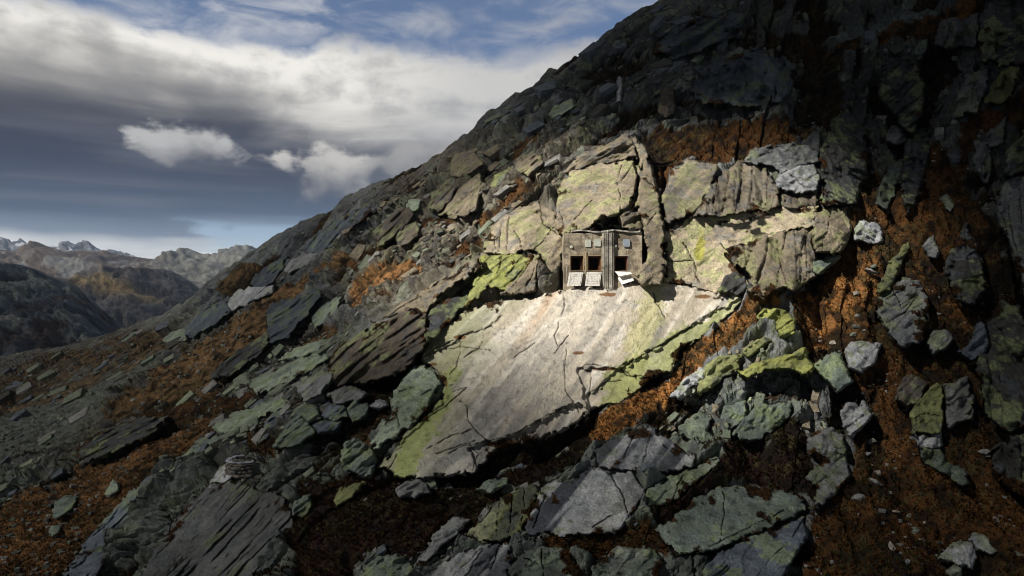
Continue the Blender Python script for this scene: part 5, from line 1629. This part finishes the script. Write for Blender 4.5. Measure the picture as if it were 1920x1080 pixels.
def scatter(name, label, cat, pick, n, smin, smax, seed, cols):
    """many small stones that nobody could count: one mesh"""
    rng = np.random.RandomState(seed)
    cand = np.nonzero(pick)[0]
    ids = rng.choice(cand, n, replace=False)
    lib = [block_shape(90 + i) + (None,) for i in range(6)]
    Vs, Fs, Cs, off = [], [], [], 0
    for q, i in enumerate(ids):
        v, f, _ = lib[q % 6]
        s = rng.uniform(smin, smax) * rng.uniform(0.6, 1.3) * max(1.0, T['Y'][i] / 100.0)
        a = rng.uniform(0, 6.28)
        c_, s_ = math.cos(a), math.sin(a)
        R_ = np.array(((c_, -s_, 0), (s_, c_, 0), (0, 0, 1)))
        vv = (v * (s * rng.uniform(0.8, 1.5), s, s * 0.8)) @ R_.T + T['P'][i] + np.array((0, -0.1, 0.2)) * s
        Vs.append(vv)
        Fs.append(f + off)
        off += len(v)
        Cs.append(np.tile(np.array(cols[rng.randint(len(cols))]) * rng.uniform(0.6, 1.25), (len(v), 1)))
    me = mesh_np(name, np.concatenate(Vs), np.concatenate(Fs), M_ROCK, np.concatenate(Cs), smooth=False)
    return tag(link(bpy.data.objects.new(name, me)), label, cat, kind="stuff")


_open = T['back'] < 0.3
_px, _py = T['px'], T['py']
scatter("rubble", "loose grey green rubble strewn over the left flank", "rubble",
        _open & (_px < 640) & (_py > 560) & ~((_px > 220) & (_py > 900)) & (T['gp'] > -0.1) & ((T['scree'] > 0.3) | (T['turf'] > 0.3)), 1700, 0.08, 0.26, 3, ((0.24, 0.27, 0.23), (0.2, 0.22, 0.2), (0.3, 0.3, 0.29), (0.14, 0.16, 0.15)))
scatter("gravel", "scattered pale gravel in the right gully", "gravel",
        _open & (_px > 1480) & (_py > 180) & (T['gp'] > 0.05) & (T['turf'] > 0.3), 420, 0.05, 0.16, 4, ((0.34, 0.34, 0.34), (0.27, 0.28, 0.28), (0.36, 0.33, 0.29)))


# ------------------------------------------------------------------ broken blocks strewn over the flank
BLK = [block_shape(900 + i) for i in range(9)]
BLK_TONE = {'green': ((0.20, 0.235, 0.18), "grey green"), 'mint': ((0.29, 0.34, 0.24), "pale green"), 'blue': ((0.13, 0.15, 0.18), "blue grey"),
            'warm': ((0.25, 0.22, 0.165), "brownish grey"), 'dark': ((0.075, 0.075, 0.07), "near black"), 'grey': ((0.25, 0.255, 0.25), "light grey")}
BLK_ME = {}
ZONES = [  # outline, number, tones, size, where
    ([(380, 700), (560, 640), (700, 600), (690, 640), (610, 730), (560, 840), (420, 860), (300, 860), (240, 830)], 64, ('green', 'mint', 'blue', 'green', 'grey'), 0.75, "on the slope left of the dark buttress"),
    ([(640, 440), (830, 300), (1040, 250), (1050, 330), (930, 420), (900, 480), (760, 540), (660, 560)], 46, ('warm', 'green', 'grey', 'warm', 'dark'), 0.85, "on the slope between the ridge and the fort"),
    ([(900, 260), (1100, 100), (1240, 20), (1400, 0), (1300, 180), (1200, 240), (1040, 250)], 32, ('blue', 'dark', 'green', 'blue'), 1.0, "high under the skyline"),
    ([(0, 690), (300, 605), (430, 560), (480, 500), (600, 420), (640, 430), (560, 520), (420, 600), (300, 700), (200, 790), (0, 860)], 30, ('green', 'grey', 'blue', 'dark'), 0.85, "on the far left flank"),
    ([(0, 880), (250, 830), (420, 860), (400, 890), (250, 960), (120, 990), (0, 1010)], 24, ('green', 'mint', 'blue'), 0.55, "around the orange grass at the lower left"),
    ([(560, 850), (700, 890), (880, 900), (1100, 850), (1230, 910), (1200, 1010), (900, 1040), (700, 1070), (560, 1080)], 22, ('green', 'grey', 'blue'), 0.5, "in the dark grass below the pale slab"),
    ([(1260, 60), (1700, 40), (1900, 220), (1860, 330), (1640, 330), (1560, 260), (1300, 230)], 26, ('dark', 'blue', 'dark', 'grey'), 0.8, "in the dark cliffs of the upper right"),
    ([(700, 885), (890, 886), (1000, 850), (1090, 792), (1125, 800), (930, 905), (720, 908)], 14, ('green', 'grey', 'blue'), 0.55, "along the lower rim of the pale slab"),
    ([(1250, 700), (1420, 640), (1530, 720), (1560, 800), (1500, 830), (1360, 840), (1240, 800)], 16, ('green', 'mint', 'warm'), 0.6, "around the dark hollow right of the slab"),
]


def block_frame(i, rng):
    """long axis up the joints, thin axis out of the slope"""
    n = T['N'][i] * 0.3 + np.array((-0.25, -0.6, 0.7))
    n /= np.linalg.norm(n)
    a = np.array((0.72, 0.22, 0.62)) + rng.normal(size=3) * 0.24
    if T['px'][i] > 1300:
        a = np.array((0.15, 0.3, 0.85)) + rng.normal(size=3) * 0.2
    a = a - n * (a @ n)
    a /= np.linalg.norm(a)
    return np.stack([a, np.cross(n, a), n], 1)


def build_blocks():
    from mathutils import Matrix
    rng = np.random.RandomState(77)
    Vs, Fs, Cs, off = [], [], [], 0
    for poly, num, tones, sc, where in ZONES:
        inside = np.nonzero((soft_mask(T['px'], T['py'], poly, 2, 0 * T['px']) > 0.6) & (T['back'] < 0.2) & (T['turf'] < 0.75))[0]
        ids = rng.choice(inside, num * 11, replace=False)
        for q, i in enumerate(ids):
            big = q < num
            M = block_frame(i, rng)
            k = sc * (max(0.8, T['Y'][i] / 95.0))
            L = k * (rng.uniform(0.75, 1.9) if big else 0.16 + 0.55 * rng.rand() ** 2.5)
            dim = np.array((L, L * rng.uniform(0.32, 0.7), L * rng.uniform(0.18, 0.5)))
            tn = tones[rng.randint(len(tones))]
            b = rng.randint(9)
            p = T['P'][i] + M[:, 2] * dim[2] * 0.15
            if big:
                if (b, tn) not in BLK_ME:
                    v, f = BLK[b]
                    c = np.tile(np.array(BLK_TONE[tn][0]), (len(v), 1)) * np.random.RandomState(b).uniform(0.75, 1.2, (len(v), 1))
                    BLK_ME[(b, tn)] = mesh_np("block", v, f, M_ROCK, c, smooth=False)
                o = link(bpy.data.objects.new("rock_block", BLK_ME[(b, tn)]))
                m4 = Matrix.Identity(4)
                for r_ in range(3):
                    for c_ in range(3):
                        m4[r_][c_] = float(M[r_, c_] * dim[c_])
                    m4[r_][3] = float(p[r_])
                o.matrix_world = m4
                tag(o, near_label("%s %s block" % ("big" if L > 1.45 * k else "middling" if L > 1.05 * k else "small", BLK_TONE[tn][1]), T['px'][i], T['py'][i]), "rock", "broken blocks " + where)
            else:
                v, f = BLK[b]
                Vs.append((v * dim) @ M.T + p)
                Fs.append(f + off)
                off += len(v)
                Cs.append(np.tile(np.array(BLK_TONE[tn][0]) * rng.uniform(0.6, 1.2), (len(v), 1)))
    me = mesh_np("boulder_field", np.concatenate(Vs), np.concatenate(Fs), M_ROCK, np.concatenate(Cs), smooth=False)
    tag(link(bpy.data.objects.new("boulder_field", me)), "small broken stones lying between the larger blocks of the flank", "rubble", kind="stuff")


build_blocks()


# ------------------------------------------------------------------ dry-stone parapet on the lower left
def build_parapet():
    p, _ = ground_at(462, 858)
    k = p[1] / 1280.0
    root = bpy.data.objects.new("stone_parapet", None)
    link(root)
    root.location = pixel_point(np.array([460.0]), np.array([880.0]), p[1] - 2.0)[0]
    tag(root, "small curved dry stone parapet around a grassy stand at the lower left", "parapet")
    m_st = plain("parapet_stone", (0.13, 0.12, 0.105), 0.9, 0.5, 4.0, 0.03)
    m_cap = plain("parapet_coping", (0.27, 0.29, 0.33), 0.8, 0.3, 3.0, 0.02)
    m_turf = plain("parapet_turf", (0.10, 0.055, 0.018), 1.0, 0.5, 5.0, 0.10)
    rx, ry, hgt = 1.75, 1.5, 1.35
    base = []
    for i in range(4):
        v, f, _ = stone_shape("s", 300 + i, 1, 0.8)
        base.append(mesh_np("stone", np.sign(v) * np.abs(v) ** 0.7, f, m_st, smooth=False))
    rnd = random.Random(4)
    a0, a1 = R(110), R(315)
    for crs in range(4):
        n = 12
        for i in range(n):
            a = a0 + (a1 - a0) * (i + 0.5 * (crs % 2)) / n
            if rnd.random() < 0.06 + 0.12 * (crs == 3):
                continue
            o = link(bpy.data.objects.new("stone", base[rnd.randrange(4)]), root)
            jr = rnd.uniform(-.07, .07)
            o.location = ((rx + jr) * math.cos(a), (ry + jr) * math.sin(a), -0.30 + crs * 0.38 + rnd.uniform(-.07, .07))
            o.rotation_euler = (rnd.uniform(-.1, .1), rnd.uniform(-.1, .1), a + math.pi / 2 + rnd.uniform(-.15, .15))
            o.scale = (0.34 * rnd.uniform(.6, 1.4), 0.24 * rnd.uniform(.8, 1.3), 0.21 * rnd.uniform(.7, 1.2))
    V, F = [], []
    m = 40
    for i in range(m):
        a = a0 + (a1 - a0) * i / (m - 1)
        wob = 0.05 * math.sin(i * 1.3) + 0.05 * math.sin(i * 0.37)
        for r_, z in ((-0.20, 1.05), (-0.22 + wob, 1.15 + wob), (0.20 - wob, 1.17 + wob), (0.22, 1.05)):
            V.append(((rx + r_) * math.cos(a), (ry + r_) * math.sin(a), z))
    for i in range(m - 1):
        for j in range(4):
            q = (j + 1) % 4
            F.append((i * 4 + j, i * 4 + q, i * 4 + 4 + q, i * 4 + 4 + j))
    F += [(0, 1, 2, 3), tuple((m - 1) * 4 + j for j in (3, 2, 1, 0))]
    link(bpy.data.objects.new("coping", mesh_np("coping", np.array(V), np.array(F), m_cap, smooth=False)), root)["label"] = "pale coping along the top of the parapet"
    V, F = [(0.3, 0.3, 0.95)], []
    m = 36
    for i in range(m):
        a = 2 * math.pi * i / m
        V.append(((rx - 0.05) * math.cos(a) * (1.0 if math.cos(a) < 0 else 1.35), (ry - 0.05) * math.sin(a) * (1.0 if math.sin(a) < 0 else 1.5), 0.85 + 0.08 * math.sin(5 * a)))
    for i in range(m):
        F.append((0, 1 + i, 1 + (i + 1) % m))
    link(bpy.data.objects.new("turf_floor", mesh_np("turf_floor", np.array(V), np.array(F), m_turf)), root)


build_parapet()


# ------------------------------------------------------------------ grass
def grass_material():
    m, g = material("autumn_grass")
    at = g.n('ShaderNodeAttribute', attribute_name="albedo")
    d = g.n('ShaderNodeBsdfDiffuse')
    g.put(d.inputs[0], at.outputs[0])
    t = g.n('ShaderNodeBsdfTranslucent')
    g.put(t.inputs[0], at.outputs[0])
    mx = g.n('ShaderNodeMixShader')
    mx.inputs[0].default_value = 0.25
    g.put(mx.inputs[1], d.outputs[0])
    g.put(mx.inputs[2], t.outputs[0])
    o = g.n('ShaderNodeOutputMaterial')
    g.put(o.inputs[0], mx.outputs[0])
    return m


def build_grass(n=105000, blades=3):
    rng = np.random.RandomState(12)
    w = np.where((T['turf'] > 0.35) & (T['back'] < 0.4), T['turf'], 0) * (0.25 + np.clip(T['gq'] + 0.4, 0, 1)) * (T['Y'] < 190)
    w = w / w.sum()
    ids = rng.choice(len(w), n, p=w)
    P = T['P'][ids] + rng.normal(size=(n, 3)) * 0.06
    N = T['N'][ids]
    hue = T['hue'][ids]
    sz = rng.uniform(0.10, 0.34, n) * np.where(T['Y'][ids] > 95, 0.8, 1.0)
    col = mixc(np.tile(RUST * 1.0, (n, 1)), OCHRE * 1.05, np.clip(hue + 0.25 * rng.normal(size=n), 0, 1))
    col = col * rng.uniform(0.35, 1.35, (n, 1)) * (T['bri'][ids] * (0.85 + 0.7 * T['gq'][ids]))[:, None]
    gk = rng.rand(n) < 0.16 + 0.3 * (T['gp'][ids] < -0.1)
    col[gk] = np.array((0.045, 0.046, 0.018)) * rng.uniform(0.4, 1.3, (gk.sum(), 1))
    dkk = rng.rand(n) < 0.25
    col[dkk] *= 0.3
    ex = np.concatenate(CREEP)
    ex = ex[rng.choice(len(ex), min(len(ex), 26000), replace=False)]
    m_ = len(ex)
    P = np.concatenate([P, ex + rng.normal(size=(m_, 3)) * 0.05])
    N = np.concatenate([N, np.tile(np.array((-0.1, -0.7, 0.7)), (m_, 1))])
    sz = np.concatenate([sz, rng.uniform(0.08, 0.26, m_)])
    col = np.concatenate([col, (RUST * 0.55 + rng.rand(m_, 1) * (OCHRE * 0.5 - RUST * 0.3)) * rng.uniform(0.15, 1.0, (m_, 1))])
    n = n + m_
    V = np.zeros((n, blades, 3, 3))
    for b in range(blades):
        a = rng.uniform(0, 2 * math.pi, n)
        side = np.stack([np.cos(a), np.sin(a), 0 * a], 1)
        lean = np.stack([np.cos(a + 1.5), np.sin(a + 1.5) - 0.3, -0.25 + 0 * a], 1) * rng.uniform(0.2, 0.9, (n, 1))
        tip = (N * 0.35 + np.array((0, 0, 0.75)) + lean)
        V[:, b, 0] = P - side * sz[:, None] * 0.20 - N * 0.05
        V[:, b, 1] = P + side * sz[:, None] * 0.20 - N * 0.05
        V[:, b, 2] = P + tip * sz[:, None]
    V = V.reshape(-1, 3)
    F = np.arange(len(V)).reshape(-1, 3)
    C = np.repeat(np.clip(col, 0.006, 0.5), blades * 3, axis=0)
    me = mesh_np("grass", V, F, grass_material(), C, smooth=False)
    tag(link(bpy.data.objects.new("grass", me)), "rust and ochre autumn grass growing on the ledges and gully floors", "grass", kind="stuff")


build_grass()


# ------------------------------------------------------------------ distant mountains
def far_range(name, label, crest, y_crest, y_foot, py_foot, amp, size, colour, nc=260, nr=120, seed=0, snow=None):
    c = np.array(crest, float)
    cols = np.linspace(c[0, 0], c[-1, 0], nc)
    top = np.interp(cols, c[:, 0], c[:, 1])
    t = np.linspace(0, 1, nr)
    PX = np.tile(cols, (nr, 1))
    PY = top + t[:, None] * (py_foot - top)
    rng = y_crest + (y_foot - y_crest) * t[:, None] ** 0.75 + 0 * PX
    P = pixel_point(PX.ravel(), PY.ravel(), rng.ravel())
    tt = np.tile(t[:, None], (1, nc)).ravel()
    S = np.stack([P[:, 0] + 0.5 * P[:, 2], P[:, 1] * 0.55, P[:, 2] * 0.9], 1) / size
    r = fbm(S, 1.0, 6, seed, 0.55, ridged=True)
    f = fbm(S, 2.6, 5, seed + 3, 0.6)
    v_, e_, j_ = voronoi(S * 6 + f[:, None], seed + 9)
    e2_ = voronoi(S * 17 + f[:, None], seed + 29)[1]
    rr_ = fbm(S, 3.1, 5, seed + 50, 0.6, ridged=True)
    h = amp * (1.6 * r + 0.9 * rr_ + 0.4 * f + 0.30 * e_ + 0.22 * e2_) * sstep(-0.03, 0.08, tt) + amp * 0.12 * f
    P2 = P + np.array((-0.1, -0.72, 0.68)) * h[:, None]
    col = colour(P, PX.ravel(), PY.ravel(), r, f, v_)
    rows = [P2[:nc] + np.array((0, 1, -0.8)) * d for d in (amp * 3, amp * 1.0)]
    V = np.concatenate(rows + [P2])
    C = np.concatenate([col[:nc], col[:nc], col])
    idx = np.arange((nr + 2) * nc).reshape(nr + 2, nc)
    F = np.stack([idx[:-1, :-1], idx[1:, :-1], idx[1:, 1:], idx[:-1, 1:]], -1).reshape(-1, 4)
    ob = link(bpy.data.objects.new(name, mesh_np(name, V, F, M_FAR, np.clip(C, 0.01, 0.8))))
    tag(ob, label, "mountain", kind="structure")


def tone(cs, wts):
    out = 0
    for c_, w_ in zip(cs, wts):
        out = out + np.array(c_) * np.asarray(w_)[:, None]
    return out


def col_snow(P, px, py, r, f, v):
    s = sstep(-0.15, 0.25, f - 0.5 * r + 0.1)
    return mixc(np.tile(np.array((0.10, 0.105, 0.115)), (len(P), 1)) * (1 + 0.5 * f)[:, None], np.array((0.62, 0.65, 0.70)), s * 0.75)


def col_back(P, px, py, r, f, v):
    c = np.tile(np.array((0.085, 0.062, 0.045)), (len(P), 1))
    c = mixc(c, np.array((0.17, 0.175, 0.155)), sstep(260, 350, px + 40 * f) * 0.8)
    c = mixc(c, np.array((0.10, 0.10, 0.095)), sstep(0.0, 0.5, v * 0.5 + f))
    return c * (1 + 0.5 * f + 0.25 * v)[:, None]


def col_mid(P, px, py, r, f, v):
    c = np.tile(np.array((0.16, 0.155, 0.155)), (len(P), 1))
    c = mixc(c, np.array((0.22, 0.21, 0.21)), sstep(0.1, 0.5, v * 0.6 + f) * 0.7)
    md = sstep(-10, 10, sdf(px, py, [(120, 527), (190, 526), (230, 545), (290, 560), (310, 566), (260, 572), (200, 566), (170, 550)]) + 8 * f)
    c = mixc(c, np.array((0.55, 0.41, 0.22)), md * 0.95)
    return c * (1 + 0.45 * f + 0.2 * v)[:, None]


def col_left(P, px, py, r, f, v):
    c = np.tile(np.array((0.115, 0.145, 0.185)), (len(P), 1))  # blue put into the rock colour to imitate distance haze
    c = mixc(c, np.array((0.10, 0.055, 0.035)), sstep(0.0, 0.4, -f + 0.2 * r) * 0.8)
    c = mixc(c, np.array((0.22, 0.24, 0.22)), sstep(0.2, 0.6, v * 0.6 + 0.6 * f) * 0.8)
    return c * (1 + 0.4 * f + 0.35 * v)[:, None]


far_range("snow_peaks", "snow dusted rocky peaks on the far horizon", [(-260, 430), (-100, 436), (0, 445), (18, 449), (26, 461), (50, 455), (56, 463), (75, 470), (95, 468), (124, 454), (140, 458), (150, 466), (178, 462), (186, 474), (200, 480), (300, 500)],
          6000, 5000, 520, 70, 420, col_snow, seed=1000)
far_range("back_ridge", "brown and grey mountain ridge below the bright horizon", [(-260, 480), (-100, 478), (0, 470), (40, 473), (80, 463), (110, 470), (140, 477), (180, 475), (215, 480), (260, 483), (298, 485), (330, 474), (352, 467), (380, 477), (410, 480), (440, 477), (466, 462), (482, 470), (560, 500), (640, 520)],
          4200, 2900, 600, 60, 500, col_back, 320, 130, seed=1100)
far_range("valley_hill", "rounded hill with a tan meadow in the valley", [(60, 545), (100, 522), (140, 526), (180, 521), (230, 509), (280, 505), (330, 515), (360, 530), (400, 565), (440, 600)],
          2500, 1750, 690, 36, 260, col_mid, 260, 130, seed=1200)
far_range("dark_crag_hill", "dark bluish craggy hill at the left edge", [(-320, 478), (-100, 488), (0, 497), (40, 500), (70, 508), (110, 524), (140, 545), (170, 560), (200, 588), (230, 614), (262, 640), (300, 690)],
          1300, 850, 720, 30, 170, col_left, 320, 150, seed=1300)


# ------------------------------------------------------------------ unseen cloud layer added to block the sun, its gap shaped to light the slab
def build_cloud_blocker():
    s = np.array(SUN_DIR)
    alt = 1000.0
    # the gap as the sun sees it: image pixels of the lit rock carried up along the sunbeam
    lit = [(600, 640), (650, 540), (740, 450), (860, 360), (960, 300), (1080, 260), (1220, 240), (1400, 260), (1550, 290), (1640, 380), (1610, 480), (1540, 600), (1460, 720), (1350, 820), (1220, 910), (1080, 990), (940, 1030), (760, 1020), (640, 950), (580, 800)]
    q = []
    for x, y in lit:
        p, _ = ground_at(x, y)
        q.append((p + s * (alt - p[2]) / s[2])[:2])
    q = np.array(q)
    ctr = q.mean(0)

    def axis(lo, hi, c, fine=10.0, coarse=70.0, half=230.0):
        a = np.arange(c - half, c + half, fine)
        return np.concatenate([np.arange(lo, c - half, coarse), a, np.arange(c + half, hi, coarse)])
    xs = axis(-4200, 2200, ctr[0])
    ys = axis(-3200, 2000, ctr[1])
    X, Y = np.meshgrid(xs, ys)
    x, y = X.ravel(), Y.ravel()
    W = np.stack([x, y, 0 * x], 1)
    d = -sdf(x, y, q) + 9 * fbm(W, 0.02, 4, 600)
    d = np.minimum(d, 400)
    th = 130 * np.clip(d / 140, 0, 1) ** 0.6
    bump = fbm(W, 0.0035, 5, 610)
    zt = alt + th * (0.9 + 0.6 * bump)
    zb = alt - th * (0.45 + 0.35 * bump)
    keep = d > -6
    idx = np.arange(len(x)).reshape(X.shape)
    F = np.stack([idx[:-1, :-1], idx[:-1, 1:], idx[1:, 1:], idx[1:, :-1]], -1).reshape(-1, 4)
    F = F[keep[F].all(1)]
    V = np.concatenate([np.stack([x, y, zt], 1), np.stack([x, y, zb - 1], 1)])
    F = np.concatenate([F, F[:, ::-1] + len(x)])
    thin = 0.09 + 0.46 * sstep(ctr[0] + 75, ctr[0] - 5, x + 14 * fbm(W, 0.012, 3, 620)) - 0.15 * sstep(ctr[0] - 50, ctr[0] - 110, x)  # sun leak graded by position: more on the left, little at the right
    thin = np.tile(np.clip(thin, 0.1, 0.6)[:, None], (2, 3))
    m, g = material("cloud")
    df = g.n('ShaderNodeBsdfDiffuse')
    df.inputs[0].default_value = (0.5, 0.5, 0.52, 1)
    tr = g.n('ShaderNodeBsdfTranslucent')
    tr.inputs[0].default_value = (0.09, 0.09, 0.105, 1)
    mx = g.n('ShaderNodeMixShader')
    mx.inputs[0].default_value = 0.5
    g.put(mx.inputs[1], df.outputs[0])
    g.put(mx.inputs[2], tr.outputs[0])
    tp = g.n('ShaderNodeBsdfTransparent')
    tp.inputs[0].default_value = (1, 1, 1, 1)
    mx2 = g.n('ShaderNodeMixShader')
    dens = g.n('ShaderNodeAttribute', attribute_name="albedo")    # how much light each skin of the cloud lets through
    g.put(mx2.inputs[0], g.m('ADD', dens.outputs['Fac'], 0.0))
    g.put(mx2.inputs[1], mx.outputs[0])
    g.put(mx2.inputs[2], tp.outputs[0])
    o = g.n('ShaderNodeOutputMaterial')
    g.put(o.inputs[0], mx2.outputs[0])
    ob = link(bpy.data.objects.new("cloud", mesh_np("cloud", V, F, m, thin)))  # cloud-shaped sun blocker, added out of view
    tag(ob, "unseen grey cloud layer added to shade the flank, with a gap for the sun patch", "cloud", kind="structure")


build_cloud_blocker()


# ------------------------------------------------------------------ valley ground out to the horizon
def build_valley_ground():
    n = 90
    a = np.linspace(-1, 1, n)
    g_ = np.sign(a) * np.abs(a) ** 2.2 * 12000
    X, Y = np.meshgrid(g_, g_)
    W = np.stack([X.ravel(), Y.ravel(), 0 * X.ravel()], 1)
    W[:, 2] = -420 + 60 * fbm(W, 0.0006, 4, 640)
    idx = np.arange(n * n).reshape(n, n)
    F = np.stack([idx[:-1, :-1], idx[:-1, 1:], idx[1:, 1:], idx[1:, :-1]], -1).reshape(-1, 4)
    C = np.tile(np.array((0.07, 0.065, 0.045)), (n * n, 1)) * (1 + 0.4 * fbm(W, 0.002, 4, 641))[:, None]
    ob = link(bpy.data.objects.new("valley_ground", mesh_np("valley_ground", W, F, M_FAR, C)))
    tag(ob, "dim valley ground far below reaching to the horizon", "ground", kind="structure")


build_valley_ground()


# ------------------------------------------------------------------ the air of the valley
def build_haze():
    V = np.array([(x, y, z) for x in (-12400, 12400) for y in (-12400, 12400) for z in (-640, 760)], float)
    F = np.array([(0, 1, 3, 2), (4, 6, 7, 5), (0, 4, 5, 1), (2, 3, 7, 6), (0, 2, 6, 4), (1, 5, 7, 3)])
    m, g = material("haze")
    v = g.n('ShaderNodeVolumePrincipled')
    v.inputs['Color'].default_value = (0.58, 0.74, 0.98, 1)
    v.inputs['Density'].default_value = 0.00005
    v.inputs['Anisotropy'].default_value = 0.0
    o = g.n('ShaderNodeOutputMaterial')
    g.put(o.inputs['Volume'], v.outputs[0])
    ob = link(bpy.data.objects.new("haze", mesh_np("haze", V, F, m, smooth=False)))
    tag(ob, "thin bluish haze filling the valley air", "haze", kind="stuff")


build_haze()
